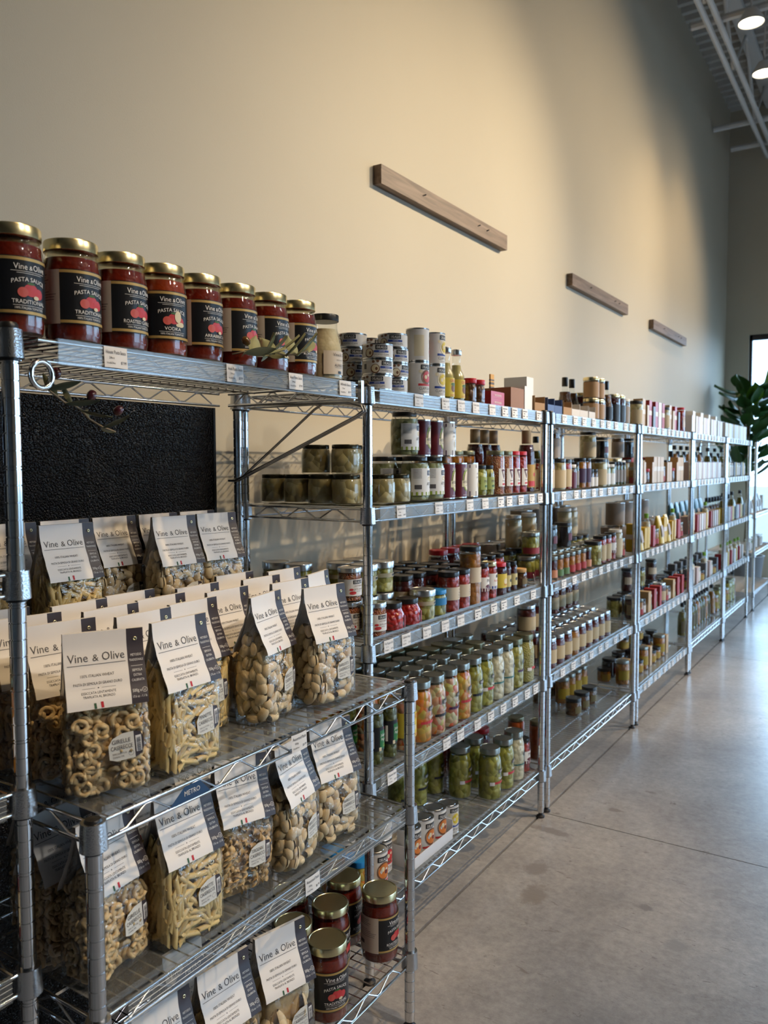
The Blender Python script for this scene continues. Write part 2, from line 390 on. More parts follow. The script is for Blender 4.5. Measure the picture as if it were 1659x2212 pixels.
for yy, zz, x0, lab in ((6.90, 4.80, -1.53, 'thin white cross brace beside the upper lamp'), (9.09, 4.80, WX+0.02, 'white cross brace crossing the pipe ends near the far corner'),
                    (9.76, 4.80, -1.72, 'lowest white pipe crossing close to the end wall')):
    o = obj('cross_brace', MB().tube([(x0, yy, zz+0.045), (1.2, yy, zz+0.045)], 0.03, 8).build('brace', STEEL, 40)); tag(o, lab, 'pipe')
# dome lamps hanging under the joist
def bulb_mat():
    m = bpy.data.materials.new('lit_bulb'); m.use_nodes = True; nt = m.node_tree; nt.nodes.remove(nt.nodes['Principled BSDF'])
    e = nt.nodes.new('ShaderNodeEmission'); e.inputs[0].default_value = (1, 0.86, 0.62, 1); e.inputs[1].default_value = 9
    nt.links.new(e.outputs[0], nt.nodes['Material Output'].inputs[0]); return m
BULB = bulb_mat()
sh = MB().lathe([(0.03, 0.10), (0.045, 0.098), (0.085, 0.03), (0.095, 0.0), (0.091, 0.0), (0.08, 0.03), (0.042, 0.09), (0.0, 0.092)], 28).build('shade', STEEL, 50)
bl = MB().lathe([(0.0, 0.004), (0.05, 0.006), (0.088, 0.014), (0.084, 0.02), (0.0, 0.024)], 28).build('bulb', BULB, 60)
stem = MB().tube([(0, 0, 0.098), (0, 0, 0.62)], 0.008, 6).build('stem', STEEL, 40)
for x, y, z, lab in ((-1.075, 6.80, 4.70, 'lit dome ceiling lamp, the higher one in view'), (-1.11, 7.72, 4.70, 'lit dome ceiling lamp cut by the picture edge, the lower one')):
    spawn(('ceiling_lamp', sh, [('bulb', bl, []), ('stem', stem, [])]), (x, y, z), 0, lab, 'lamp', 'dome ceiling lamps')
    light('lamp_light', 'SPOT', (x, y, z-0.02), 60, WARM, (x+0.12, y, 0), 0.07, spot_size=R(100), spot_blend=0.8)
# wooden battens on the wall
def wood():
    m, nt, b = nmat('walnut_board'); N, L = nt.nodes, nt.links; b.inputs['Roughness'].default_value = 0.5
    tc = N.new('ShaderNodeTexCoord'); mp = N.new('ShaderNodeMapping'); mp.inputs['Scale'].default_value = (30, 1.6, 22); L.new(tc.outputs['Object'], mp.inputs[0])
    n = N.new('ShaderNodeTexNoise'); n.inputs['Scale'].default_value = 2.2; n.inputs['Detail'].default_value = 7; n.inputs['Distortion'].default_value = 0.6; L.new(mp.outputs[0], n.inputs['Vector'])
    c = N.new('ShaderNodeValToRGB'); c.color_ramp.elements[0].color = (0.12, 0.075, 0.05, 1); c.color_ramp.elements[1].color = (0.27, 0.185, 0.135, 1)
    c.color_ramp.elements[0].position = 0.3; c.color_ramp.elements[1].position = 0.7
    L.new(n.outputs['Fac'], c.inputs[0]); L.new(c.outputs[0], b.inputs['Base Color']); return m
WOOD = wood()
for y0, y1, lab in ((2.70, 3.89, 'nearest and largest brown wooden batten fixed high on the wall'), (4.865, 6.055, 'middle brown wooden batten on the cream wall'),
                    (6.775, 7.955, 'farthest and smallest brown wooden batten on the wall')):
    e = obj('wall_batten', MB().box(WX+0.0005, WX+0.038, y0, y1, 2.472, 2.547).build('batten', WOOD)); tag(e, lab, 'batten')
    for yy in (0.28, 0.72, 0.8):
        p = y0+(y1-y0)*yy; obj('nail', MB().tube([(WX+0.036, p, 2.515), (WX+0.05, p, 2.517)], 0.0025, 6).build('nail', DARK), e)

# ------------------------------------------------------------------ wire shelving
IN = 0.0254
_posts = {}
def post_mesh(h):
    if h in _posts: return _posts[h]
    pr = []; z = 0.02; pr.append((0.0122, z)); k = 0; rp = 0.0127
    while z < h-0.03:
        z += IN; k += 1
        gs = (z-0.0022, z+0.0022) if k % 8 == 5 else (z,)
        for g in gs: pr += [(rp, g-0.0012), (rp-0.0014, g-0.0005), (rp-0.0014, g+0.0005), (rp, g+0.0012)]
    pr.append((rp, h))
    _posts[h] = MB().lathe(pr, 18).build('post', CHROME, 50); return _posts[h]
FOOT = MB().lathe([(0.016, 0), (0.016, 0.006), (0.008, 0.010), (0.008, 0.021)], 14).build('foot', DARK, 40)
CAP = MB().lathe([(0.0131, -0.003), (0.0131, 0.003), (0.011, 0.006), (0.0, 0.007)], 18).build('cap', BLACKP, 40)
def post_spec(h):
    return ('post', post_mesh(h), [('foot', FOOT, []), ('cap', [CAP, h], [])])
COLLAR = MB().lathe([(0.0140, -0.040), (0.0205, -0.040), (0.0195, -0.020), (0.0182, 0.002), (0.0140, 0.002)], 20).build('collar', CAST, 45)
SLEEVE = MB().lathe([(0.0132, -0.044), (0.0152, -0.044), (0.0152, -0.039), (0.0132, -0.039)], 16).build('sleeve', BLACKP, 40)
_sh = {}
def shelf_meshes(L, D):
    """wire shelf between post centres: L along y, D along x (back = -D); z=0 is the deck"""
    k = (round(L, 3), round(D, 3))
    if k in _sh: return _sh[k]
    g = 0.018; rails = MB(); tr = MB(); wires = MB()
    for x in (0.0, -D):
        for z in (-0.003, -0.034): rails.tube([(x, g, z), (x, L-g, z)], 0.0033, 8)
    for y in (0.0, L):
        for z in (-0.003, -0.034): rails.tube([(-g, y, z), (-D+g, y, z)], 0.0033, 8)
    def zig(a, b_, fx):
        per = 0.105; n = max(2, round((b_-a)/per)); pts = []
        for i in range(n):
            t = a+(b_-a)*i/n; w = (b_-a)/n
            pts += [fx(t, -0.030), fx(t+w*0.14, -0.030), fx(t+w*0.5, -0.0065), fx(t+w*0.64, -0.0065)]
        pts.append(fx(b_, -0.030)); tr.tube(pts, 0.0021, 6)
    zig(0.045, L-0.045, lambda t, z: (0.0, t, z)); zig(0.045, L-0.045, lambda t, z: (-D, t, z))
    zig(0.04, D-0.04, lambda t, z: (-t, 0.0, z)); zig(0.04, D-0.04, lambda t, z: (-t, L, z))
    n = round((L-0.05)/0.0265)
    for i in range(n+1):
        y = 0.025+(L-0.05)*i/n; wires.tube([(0.001, y, 0.0), (-D-0.001, y, 0.0)], 0.0017, 4, False)
    for i in range(1, 4): wires.tube([(-D*i/4, 0, -0.0045), (-D*i/4, L, -0.0045)], 0.0026, 4, False)
    _sh[k] = (rails.build('rails', CHROME, 60), tr.build('truss', CHROMEW, 60), wires.build('wires', CHROMEW, 60)); return _sh[k]
_st = {}
def strip_mesh(L):
    if L not in _st:
        a = MB().box(0.0045, 0.0062, 0.05, L-0.03, -0.037, 0.002).box(0.0, 0.0062, 0.05, L-0.03, 0.001, 0.0025).build('strip', STRIP)
        b_ = MB()
        for i in range(4): b_.tube([(0.0066, 0.05, -0.031+0.0085*i), (0.0066, L-0.03, -0.031+0.0085*i)], 0.0005, 4)
        _st[L] = (a, b_.build('ridges', RIDGE))
    return _st[L]
TAGW = mat('price_paper', (0.74, 0.72, 0.70), 0.5)
_tg = {}
def tag_spec(lines, w=0.046):
    key = (tuple(lines), w)
    if key in _tg: return _tg[key]
    h = 0.034; x0 = 0.0078
    m = MB(); m.grid(lambda u, v: (x0+0.004*math.sin(math.pi*u)*0.4+0.0015*(1-v), (u-0.5)*w, -h+0.001+h*v), 6, 2)
    wrap = lambda x, z: (x0+0.004*math.sin(math.pi*(x/w+0.5))*0.4+0.0015*(1-(z+h-0.001)/h)+0.0004, x, z)
    t = MB()
    if lines:
        put_text(t, lines[0], 0.0088, 0, -0.0105, wrap, width=w*0.86)
        if len(lines) > 1: put_text(t, lines[1], 0.0052, -w*0.20, -0.0185, wrap)
        if len(lines) > 2: put_text(t, lines[2], 0.0050, -w*0.42, -0.0270, wrap, 'LEFT', width=w*0.36)
        if len(lines) > 3: put_text(t, lines[3], 0.0068, w*0.44, -0.0265, wrap, 'RIGHT', width=w*0.26)
    else:
        for zz, a, b_ in ((-0.009, -0.42, 0.32), (-0.017, -0.3, -0.1), (-0.026, -0.42, -0.15), (-0.026, 0.18, 0.42)):
            rect2(t, a*w, b_*w, zz, zz+0.003, wrap, 2)
    _tg[key] = ('price_tag', m.build('tag', TAGW, 180), [('lettering', t.build('tag_text', INK), [])]); return _tg[key]
def badge(sh_, y):
    b_ = MB().add([(0.0035, y-0.045, -0.031), (0.0035, y+0.045, -0.031), (0.0035, y+0.022, -0.006), (0.0035, y-0.012, -0.006)], [(0, 1, 2, 3)])
    o = obj('maker_badge', b_.build('badge', mat('badge_blue', (0.01, 0.05, 0.13), 0.4)), sh_)
    t = MB(); put_text(t, 'METRO', 0.012, 0.004, -0.022, lambda x, z: (0.0042, y+x, z), width=0.034)
    obj('lettering', t.build('badge_text', WINK), o)
def add_shelf(root, z, L, D, strip=True, liner=False, tags=(), ntags=0, rnd=None, name='shelf'):
    rails, tr, wi = shelf_meshes(L, D)
    s = obj(name, rails, root, (0, 0, z))
    obj('truss', tr, s); obj('wire_deck', wi, s, kind='stuff')
    for x, y in ((0, 0), (0, L), (-D, 0), (-D, L)):
        obj('collar', COLLAR, s, (x, y, 0)); obj('sleeve', SLEEVE, s, (x, y, 0))
    if strip:
        a, b_ = strip_mesh(L); obj('label_strip', a, s); obj('strip_ridges', b_, s, kind='stuff')
    if liner:
        lm = MB().box(-D+0.01, -0.006, 0.02, L-0.02, 0.002, 0.0032).box(-0.0065, -0.006, 0.02, L-0.02, 0.002, 0.014).build('liner', LINER)
        obj('shelf_liner', lm, s)
    for y, ln in tags: spawn(tag_spec(ln), (0, y, 0), parent=s)
    for i in range(ntags):
        y = 0.09+(L-0.15)*(i+0.5)/ntags+rnd.uniform(-0.02, 0.02)
        spawn(tag_spec((), 0.05), (0, y, 0), parent=s)
    return s
def rack(name, x, y, L, D, h, shelves, label, skip=()):
    e = obj(name, None, None, (x, y, 0)); tag(e, label, 'shelving', 'chrome wire shelving racks')
    for i, (px, py) in enumerate(((0, 0), (0, L), (-D, 0), (-D, L))):
        if i in skip: continue
        p = obj('post', post_mesh(h), e, (px, py, 0)); obj('foot', FOOT, p); obj('cap', CAP, p, (0, 0, h))
    out = []
    for kw in shelves: out.append(add_shelf(e, L=L, D=D, **kw))
    return e, out
rnd = random.Random(3)
XF, DP = -1.148, 0.42
ZS = [1.563, 1.258, 0.903, 0.541, 0.185]
T = lambda *a: list(a)
tagsets = {0: [(0.245, T('Premium Tuna Ch', '5oz', 'Genova', '$4.99')), (0.40, T('Clam Sauce Red', '10oz', 'Delallo', '$3.99')), (0.50, T('Clam Sauce Wh', '10oz', 'Delallo', '$3.99')), (0.60, T('Clam Juice', '8oz', 'Cento', '$3.99')), (0.72, T('Anchovies', '3oz', 'Cento', '$5.99'))],
           1: [(0.15, T('Quartered Hearts', '12oz', 'Delallo', '$6.99')), (0.36, T('Grilled Hearts', '12oz', 'Delallo', '$7.99')), (0.56, T('Quartered Hts', '14oz', 'Delallo', '$4.99')), (0.67, T('Hearts Of Palm', '14oz', 'Delallo', '$5.99'))],
           2: [(0.085, T('Hot Pepper Garli', '6.7oz', 'Delallo', '$5.99')), (0.175, T('Calabrian Peppe', '6.7oz', 'Delallo', '$7.99')), (0.29, T('Pepper Drops', '7oz', 'Delallo', '$6.99')), (0.40, T('Cucunci', '6.7oz', 'Delallo', '$8.99')), (0.50, T('Jalapeno Peppe', '12oz', 'Delallo', '$4.99'))],
           3: [(0.10, T('Jalapeno Peppe', '12oz', 'Cento', '$3.99')), (0.41, T('Hot Giardiniera', '25oz', 'Delallo', '$5.99')), (0.50, T('Mild Giardiniera', '25oz', 'Delallo', '$5.99')), (0.62, T('Pepperoncini', '25oz', 'Delallo', '$5.99'))]}
LR = 1.189
sh1 = [dict(z=ZS[i], tags=tagsets.get(i, []), ntags=0, strip=i < 4, liner=(i in (2, 3, 4)), rnd=rnd) for i in range(5)]
rk1, s1 = rack('wire_shelving_rack', XF, 1.695, LR, DP, 1.566, sh1, 'chrome wire rack right behind the pasta display, nearest of the wall racks')
for i, ys_ in enumerate(([0.82, 0.90, 0.99, 1.12], [0.79, 0.86, 0.96, 1.06, 1.14], [0.62, 0.74, 0.82, 0.93, 1.08], [0.72, 0.82, 0.92, 1.03, 1.11])):
    for y in ys_: spawn(tag_spec((), 0.046), (0, y, 0), parent=s1[i])
def gen(n, last_strip=False): return [dict(z=ZS[i], ntags=n if i < 4 or last_strip else 0, strip=i < 4 or last_strip, liner=i >= 3, rnd=rnd) for i in range(5)]
rk2, s2 = rack('wire_shelving_rack', XF, 2.944, LR, DP, 1.566, gen(9), 'chrome wire rack second along the wall, with rows of beige labelled jars')
rk3, s3 = rack('wire_shelving_rack', XF, 4.193, LR, DP, 1.566, gen(10, True), 'chrome wire rack third along the wall, blurred, with yellow packets')
rk4, s4 = rack('wire_shelving_rack', XF, 5.432, 1.12, DP, 1.566, gen(9), 'chrome wire rack fourth along the wall, holding teal bags')
rk5, s5 = rack('wire_shelving_rack', XF, 6.602, 1.08, DP, 1.566, gen(8), 'chrome wire rack fifth along the wall, before the window')
rk6, s6 = rack('wire_shelving_rack', XF, 8.06, 1.10, DP, 1.566, [dict(z=z, strip=False) for z in (0.90, 0.54, 0.17)], 'chrome wire rack farthest away, below the leafy plant')
# pasta display: low three-tier rack in front, tall rack cut by the frame at the left, bridging shelf over it
XP, YP, LP, DPP = -0.972, 0.722, 0.886, 0.43
sp = [dict(z=0.853, strip=False, liner=True, tags=[(0.462, T('Assorted Pasta', '500g', 'Vine&Olive', '$6.99'))]), dict(z=0.555, strip=True, liner=True, tags=[(0.50, T('Assorted Pasta', '500g', 'Vine&Olive', '$6.99'))]), dict(z=0.193, strip=False, liner=False)]
rkp, s_p = rack('wire_shelving_rack', XP, YP, LP, DPP, 0.853, sp, 'low three-tier chrome wire rack holding the bagged pasta')
badge(s_p[0], 0.185); badge(s_p[1], 0.18)
rkl, s_l = rack('wire_shelving_rack', -1.10, -0.191, 0.886, 0.43, 1.572, [dict(z=z, strip=True) for z in (1.566, 1.213, 0.885, 0.606, 0.19)], 'tall chrome wire rack whose post stands at the picture edge')
# bridging shelf: one tall rear post, two bracket wires
hb = obj('bridge_shelf', None, None, (-1.10, 0.722, 0)); tag(hb, 'chrome wire shelf bridging above the pasta, carrying the sauce jars', 'shelf')
LH = 0.875
rails, tr, wi = shelf_meshes(LH, 0.45)
hs = obj('shelf', rails, hb, (0, 0, 1.562)); obj('truss', tr, hs); obj('wire_deck', wi, hs, kind='stuff')
a, b_ = strip_mesh(LH); obj('label_strip', a, hs); obj('strip_ridges', b_, hs, kind='stuff')
obj('end_plate', MB().box(-0.004, 0.006, LH-0.006, LH+0.004, -0.045, 0.008).build('plate', CHROME), hs)
for y, ln in ((0.155, T('House Pasta Sauce', '24oz', 'Vine&Olive', '$7.99')), (0.435, T('Asst Pasta Sauce', '24oz', 'Vine&Olive', '$7.99')), (0.62, T('Asst Pasta Sauce', '24oz', 'Vine&Olive', '$7.99')), (0.80, T('Alfredo Sauce', '15oz', 'Vine&Olive', '$8.99'))):
    spawn(tag_spec(ln), (0, y, 0), parent=hs)
for x, y in ((-0.45, LH+0.053),):
    p = obj('post', post_mesh(1.566), hb, (x, y, 0)); obj('foot', FOOT, p); obj('cap', CAP, p, (0, 0, 1.566))
    obj('collar', COLLAR, hs, (x, y, 0)); obj('sleeve', SLEEVE, hs, (x, y, 0))
BRW = mat('bracket_wire', (0.42, 0.42, 0.43), 0.25, 1.0)
for dy in (0.0, 0.012):
    yb = LH+0.020+dy
    obj('bracket', MB().tube([(-0.45, yb, -0.03), (-0.05, yb, -0.04), (-0.012, yb, -0.05), (-0.008, yb, -0.062), (-0.03, yb, -0.075), (-0.43, yb, -0.235), (-0.455, yb, -0.235)], 0.0036, 8).build('bracket', BRW, 60), hs)
obj('bracket', MB().tube([(-0.13, LH+0.026, -0.038), (-0.16, LH+0.026, -0.052), (-0.41, LH+0.026, -0.226), (-0.45, LH+0.026, -0.235)], 0.0036, 8).build('bracket', BRW, 60), hs)
ring = MB().tube([(0.0, 0.024+0.018*math.sin(t*math.pi/9), -0.055+0.020*math.cos(t*math.pi/9)) for t in range(19)], 0.0045, 8)
obj('hanger_ring', ring.build('ring', CHROME, 60), hs)
# riser behind the pasta
rs = obj('riser_shelf', None, None, (-1.385, 0.90, 0)); tag(rs, 'narrow raised wire shelf behind the front rows of pasta bags', 'shelf')
a, b_, c = shelf_meshes(0.66, 0.20); q = obj('shelf', a, rs, (0, 0, 0.995)); obj('truss', b_, q); obj('wire_deck', c, q, kind='stuff')
for x in (0, -0.20):
    for y in (0, 0.66): obj('leg', MB().tube([(x, y, 0.857), (x, y, 0.995)], 0.005, 8).build('leg', CHROME, 40), rs)
# black pebbled board behind the display
def pebble():
    m, nt, b = nmat('black_pebbled_board'); N, L = nt.nodes, nt.links
    b.inputs['Base Color'].default_value = (0.003, 0.003, 0.004, 1); b.inputs['Roughness'].default_value = 0.14
    tc = N.new('ShaderNodeTexCoord'); v = N.new('ShaderNodeTexVoronoi'); v.inputs['Scale'].default_value = 190; L.new(tc.outputs['Object'], v.inputs['Vector'])
    bp = N.new('ShaderNodeBump'); bp.inputs['Strength'].default_value = 1.0; bp.inputs['Distance'].default_value = 0.006; bp.invert = True
    L.new(v.outputs['Distance'], bp.inputs['Height']); L.new(bp.outputs['Normal'], b.inputs['Normal']); return m
bd = obj('display_board', MB().box(-1.648, -1.636, -0.2, 1.642, 0.02, 1.53).build('board', pebble())); tag(bd, 'large black pebbled board standing behind the pasta bags', 'board')
obj('edge_strip', MB().box(-1.65, -1.634, 1.642, 1.650, 0.0, 1.53).build('edge', BLACKP), bd)

# ------------------------------------------------------------------ pasta bags
PASTA = mat('durum_pasta', (0.68, 0.50, 0.255), 0.5, var=0.18, vscale=60, bump=0.25, bscale=500)
PASTAY = mat('yellow_pasta', (0.72, 0.54, 0.225), 0.48, var=0.15, vscale=60, bump=0.2, bscale=500)
PASTAL = mat('pale_pasta', (0.72, 0.565, 0.33), 0.5, var=0.14, vscale=60, bump=0.25, bscale=500)
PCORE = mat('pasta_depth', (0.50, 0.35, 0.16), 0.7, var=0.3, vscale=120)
def m_girelle():
    pts = []; rad = []
    for i in range(17):
        t = i/16; a = t*R(520); q = 0.0045+0.0075*t
        pts.append((q*math.cos(a), q*math.sin(a), 0.006*(t-0.5)+0.002*math.sin(3*a))); rad.append(0.0036+0.0018*math.sin(math.pi*min(1, t*1.2+0.1)))
    return MB().tube(pts, 0.004, 6, True, rad).build('girella', PASTA, 180)
def m_penne():
    mb = MB(); n = 9; r, L = 0.0052, 0.042
    def ringv(x0, rad, sl): return [(x0+sl*math.cos(2*math.pi*j/n)*rad, rad*math.cos(2*math.pi*j/n), rad*math.sin(2*math.pi*j/n)) for j in range(n)]
    vs = ringv(-L/2, r, 1.1)+ringv(L/2, r, 1.1)+ringv(L/2, r*0.68, 1.1)+ringv(L/2-0.012, r*0.66, 0)+ringv(-L/2, r*0.68, 1.1)+ringv(-L/2+0.012, r*0.66, 0)
    fs = []
    for a, b_ in ((0, 1), (1, 2), (2, 3), (4, 0), (5, 4)):
        for j in range(n):
            k = (j+1) % n; fs.append((a*n+j, b_*n+j, b_*n+k, a*n+k)[::-1])
    mb.add(vs, fs); return mb.build('penna', PASTAY, 50)
def m_barilotto():
    mb = MB(); L = 0.0265
    def fn(u, v):
        a = R(430)*u; x = (v-0.5)*L*(1-0.10*u); bul = 1-0.34*(2*(v-0.5))**2
        q = (0.0116-0.0058*max(0.0, (u-0.55)/0.45)**1.2)*bul*(1+0.022*math.cos(34*math.pi*v))
        return (x, q*math.cos(a), q*0.9*math.sin(a))
    mb.grid(fn, 22, 8); return mb.build('barilotto', PASTAL, 180)
def m_twist():
    mb = MB()
    def fn(u, v):
        a = u*R(620); x = (u-0.5)*0.046; w = (v-0.5)*0.017*(0.45+0.55*math.sin(math.pi*min(1, u+0.12)))
        return (x, w*math.cos(a)+0.004*math.cos(a*0.5), w*math.sin(a)+0.004*math.sin(a*0.5))
    mb.grid(fn, 18, 3); return mb.build('torciglione', PASTA, 180)
def m_shell():
    mb = MB()
    def fn(u, v):
        a = R(-150)+R(300)*u; q = 0.019*math.sin(math.pi*(0.06+0.88*v))**0.7*(1+0.035*math.cos(30*a)); x = (v-0.5)*0.062
        return (x, q*math.sin(a), -q*0.85*math.cos(a)+0.004)
    mb.grid(fn, 26, 8); return mb.build('conchiglione', PASTAL, 180)
PIECE = {'girelle': (m_girelle(), 0.0125, 0.0138), 'pennette': (m_penne(), 0.007, 0.0135), 'barilotti': (m_barilotto(), 0.010, 0.0172), 'twist': (m_twist(), 0.009, 0.0150), 'shells': (m_shell(), 0.017, 0.027)}
PNAME = {'girelle': 'pasta_curl', 'pennette': 'pasta_tube', 'barilotti': 'pasta_barrel', 'twist': 'pasta_twist', 'shells': 'pasta_shell'}
BW, BD, BH = 0.0625, 0.0425, 0.252          # half width, half depth, height
def prof(z):
    ks = [(0, .0615, .0395), (.010, .0635, .0418), (.075, .0640, .0425), (.12, .0632, .0412), (.150, .0615, .0360), (.178, .0600, .0235), (.205, .0590, .0115), (.230, .0585, .0040), (.252, .0585, .0020)]
    for (a, w0, d0), (b_, w1, d1) in zip(ks, ks[1:]):
        if z <= b_:
            t = (z-a)/(b_-a); t = t*t*(3-2*t)*0.5+t*0.5; return w0+(w1-w0)*t, d0+(d1-d0)*t
    return ks[-1][1:]
def sup(t, w, d, e=0.32):
    c, s = math.cos(t), math.sin(t); return (w*math.copysign(abs(c)**e, c), d*math.copysign(abs(s)**e, s))
def film_mesh(seed):
    rg = random.Random(seed); ph = [rg.uniform(0, 6.28) for _ in range(8)]
    zs = [0.0, 0.004, 0.02, 0.045, 0.07, 0.095, 0.12, 0.14, 0.155, 0.17, 0.185, 0.20, 0.215, 0.23, 0.251]
    mb = MB(); vs = []; n = 44
    for z in zs:
        w, d = prof(z)
        for j in range(n):
            t = 2*math.pi*(j+0.5)/n; x, y = sup(t, w, d, 0.30)
            k = 1+0.012*math.sin(5*t+ph[0]+40*z)*math.sin(60*z+ph[1])+0.010*math.sin(11*t+ph[2]-70*z)
            vs.append((x*k, y*(k+(0.03*math.sin(9*t+ph[3]+90*z) if 0.12 < z < 0.2 else 0)), z+0.001))
    fs = [tuple(range(n-1, -1, -1))]
    for i in range(len(zs)-1):
        for j in range(n): a, b_ = i*n+j, i*n+(j+1) % n; fs.append((a, b_, b_+n, a+n))
    mb.add(vs, fs); return mb.build('film', FILM, 60)
FILMS = [film_mesh(s) for s in (1, 2, 3)]
def pack(kind, seed):
    """positions of the pasta pieces against the bag wall: (front list, other list) of (loc, rot)"""
    rg = random.Random(seed); rad, gap = PIECE[kind][1], PIECE[kind][2]
    if kind == 'shells': top = 0.165
    else: top = 0.168
    hl = {'girelle': 0.011, 'pennette': 0.0205, 'barilotti': 0.0125, 'twist': 0.022, 'shells': 0.030}[kind]; thin = {'girelle': 0.006, 'pennette': 0.0055, 'barilotti': 0.0105, 'twist': 0.0085, 'shells': 0.017}[kind]
    def inside(q):
        if q.z < thin+0.0015 or q.z > 0.19: return False
        w, d = prof(q.z+thin*0.5); w -= thin-0.001; d -= thin-0.001
        return d > 0.001 and (abs(q.x)/w)**6+(abs(q.y)/d)**6 <= 1.0
    pts = []; tries = 0; cells = {}
    g = gap if kind != 'pennette' else gap*0.85
    while tries < 14000 and len(pts) < 520:
        tries += 1
        z = rg.uniform(thin+0.0015, top); w, d = prof(z); t = rg.uniform(0, 2*math.pi); lay = 0 if rg.random() < 0.75 else 1
        w -= thin+lay*gap*0.75; d -= thin+lay*gap*0.75
        if d < 0.003: continue
        x, y = sup(t, w, d, 0.34); p = Vector((x, y, z))
        c0 = (int(x/0.02), int(y/0.02), int(z/0.02))
        near = [q for i in (-1, 0, 1) for j in (-1, 0, 1) for k in (-1, 0, 1) for q in cells.get((c0[0]+i, c0[1]+j, c0[2]+k), ())] if g < 0.021 else pts
        if any((p-q[0]).length <= g*(0.92 if q[2] == lay else 0.80) for q in near): continue
        n = Vector((math.copysign(abs(math.cos(t))**2, math.cos(t))*d, math.copysign(abs(math.sin(t))**2, math.sin(t))*w, 0.0))
        if n.length < 1e-5: n = Vector((0, -1, 0))
        n.normalize()
        tz = Vector((0, 0, 1)); tx = tz.cross(n).normalized(); ok = False
        for att in range(5):
            if kind == 'girelle':
                ax = (n+0.5*Vector((rg.gauss(0, 1), rg.gauss(0, 1), rg.gauss(0, 1)))).normalized(); qn = ax.to_track_quat('Z', 'Y') @ Matrix.Rotation(rg.uniform(0, 6.28), 3, 'Z').to_quaternion()
                e1 = ax.orthogonal().normalized(); e2 = ax.cross(e1); ends = [p+e1*hl, p-e1*hl, p+e2*hl, p-e2*hl]
            else:
                an = rg.uniform(0, math.pi); ax = (tx*math.cos(an)+tz*math.sin(an)+n*rg.gauss(0, 0.12)).normalized()
                qn = ax.to_track_quat('X', 'Z') @ Matrix.Rotation(rg.uniform(0, 6.28), 3, 'X').to_quaternion(); ends = [p+ax*hl, p-ax*hl]
            if all(inside(e) for e in ends): ok = True; break
        if not ok: continue
        it = (p, qn.to_euler(), lay, n); pts.append(it); cells.setdefault(c0, []).append(it)
    front = [q for q in pts if q[2] == 0 and (q[3].y < -0.35 or q[3].x < -0.35)][:230]
    ids = {id(q) for q in front}; rest = [q for q in pts if id(q) not in ids]
    return front, rest
def joined(kind, lst, name):
    me = PIECE[kind][0]; V = [v.co.copy() for v in me.vertices]; Fc = [tuple(p.vertices) for p in me.polygons]; mb = MB()
    for p, e, _, _ in lst:
        mt = e.to_matrix(); mb.add([mt @ v+p for v in V], Fc)
    return mb.build(name, me.materials[0], 180)
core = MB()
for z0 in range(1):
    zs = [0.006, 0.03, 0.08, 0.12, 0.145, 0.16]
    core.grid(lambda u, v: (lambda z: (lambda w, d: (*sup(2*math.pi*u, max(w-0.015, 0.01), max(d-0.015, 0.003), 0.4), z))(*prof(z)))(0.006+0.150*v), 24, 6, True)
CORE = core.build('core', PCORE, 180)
PACKS = {k: [pack(k, s) for s in (11, 12)] for k in PIECE}
PJ = {k: [(joined(k, a, 'front'), joined(k, b_, 'rest')) for a, b_ in PACKS[k]] for k in PIECE}
# header card: folded sheet over the bag top
CW = 0.0605; CT = 0.2535
cp = []   # profile from ridge downwards: (arc, y offset, z)
z = CT; s_ = 0.0; py, pz = None, None
while z > 0.139:
    w, d = prof(min(z, 0.252)); yv = -(d+0.0016); flare = max(0, 0.165-z)/0.026; yv -= 0.002*flare
    if py is not None: s_ += math.hypot(yv-py, z-pz)
    cp.append((s_, yv, z)); py, pz = yv, z; z -= 0.004
CL = cp[-1][0]
def card_pt(x, s, back=False, eps=0.0):
    s = min(max(s, 0), CL)
    for (a, y0, z0), (b_, y1, z1) in zip(cp, cp[1:]):
        if s <= b_+1e-9:
            t = (s-a)/(b_-a) if b_ > a else 0; y = y0+(y1-y0)*t; zz = z0+(z1-z0)*t
            nl = math.hypot(y1-y0, z1-z0); ny, nz = (z1-z0)/nl, -(y1-y0)/nl
            y += ny*eps; zz += nz*eps
            return (x, -y if back else y, zz)
    return (x, cp[-1][1], cp[-1][2])
mb = MB(); ns = 16
mb.grid(lambda u, v: card_pt(-CW+(2*CW*0.785)*u, CL*v), 4, ns)
mb.grid(lambda u, v: card_pt(-CW+2*CW*u, CL*v, True), 4, ns)
mb.add([(-CW, cp[0][1], CT), (CW, cp[0][1], CT), (CW, -cp[0][1], CT), (-CW, -cp[0][1], CT)], [(0, 1, 2, 3)])
CARDM = mb.build('card', CARD, 180)
SX = -CW+2*CW*0.785
STRP = MB().grid(lambda u, v: card_pt(SX+(CW-SX)*u, CL*v), 3, ns).build('strip', PLUM, 180)
cw = lambda x, zz: card_pt(x, -zz, eps=0.0004)     # text space: zz = -arc length from the ridge
tm = MB(); cx = (-CW+SX)/2
put_text(tm, 'Vine', 0.0185, cx-0.027, -CL*0.38, cw, width=0.030); put_text(tm, 'Olive', 0.0185, cx+0.026, -CL*0.38, cw, width=0.034); put_text(tm, '&', 0.015, cx-0.0005, -CL*0.38, cw)
rect2(tm, cx-0.043, cx+0.044, -CL*0.425, -CL*0.418, cw, 8)
put_text(tm, '100% ITALIAN WHEAT', 0.0064, cx, -CL*0.585, cw, width=0.050)
put_text(tm, 'PASTA DI SEMOLA DI GRANO DURO', 0.0058, cx, -CL*0.685, cw, width=0.072)
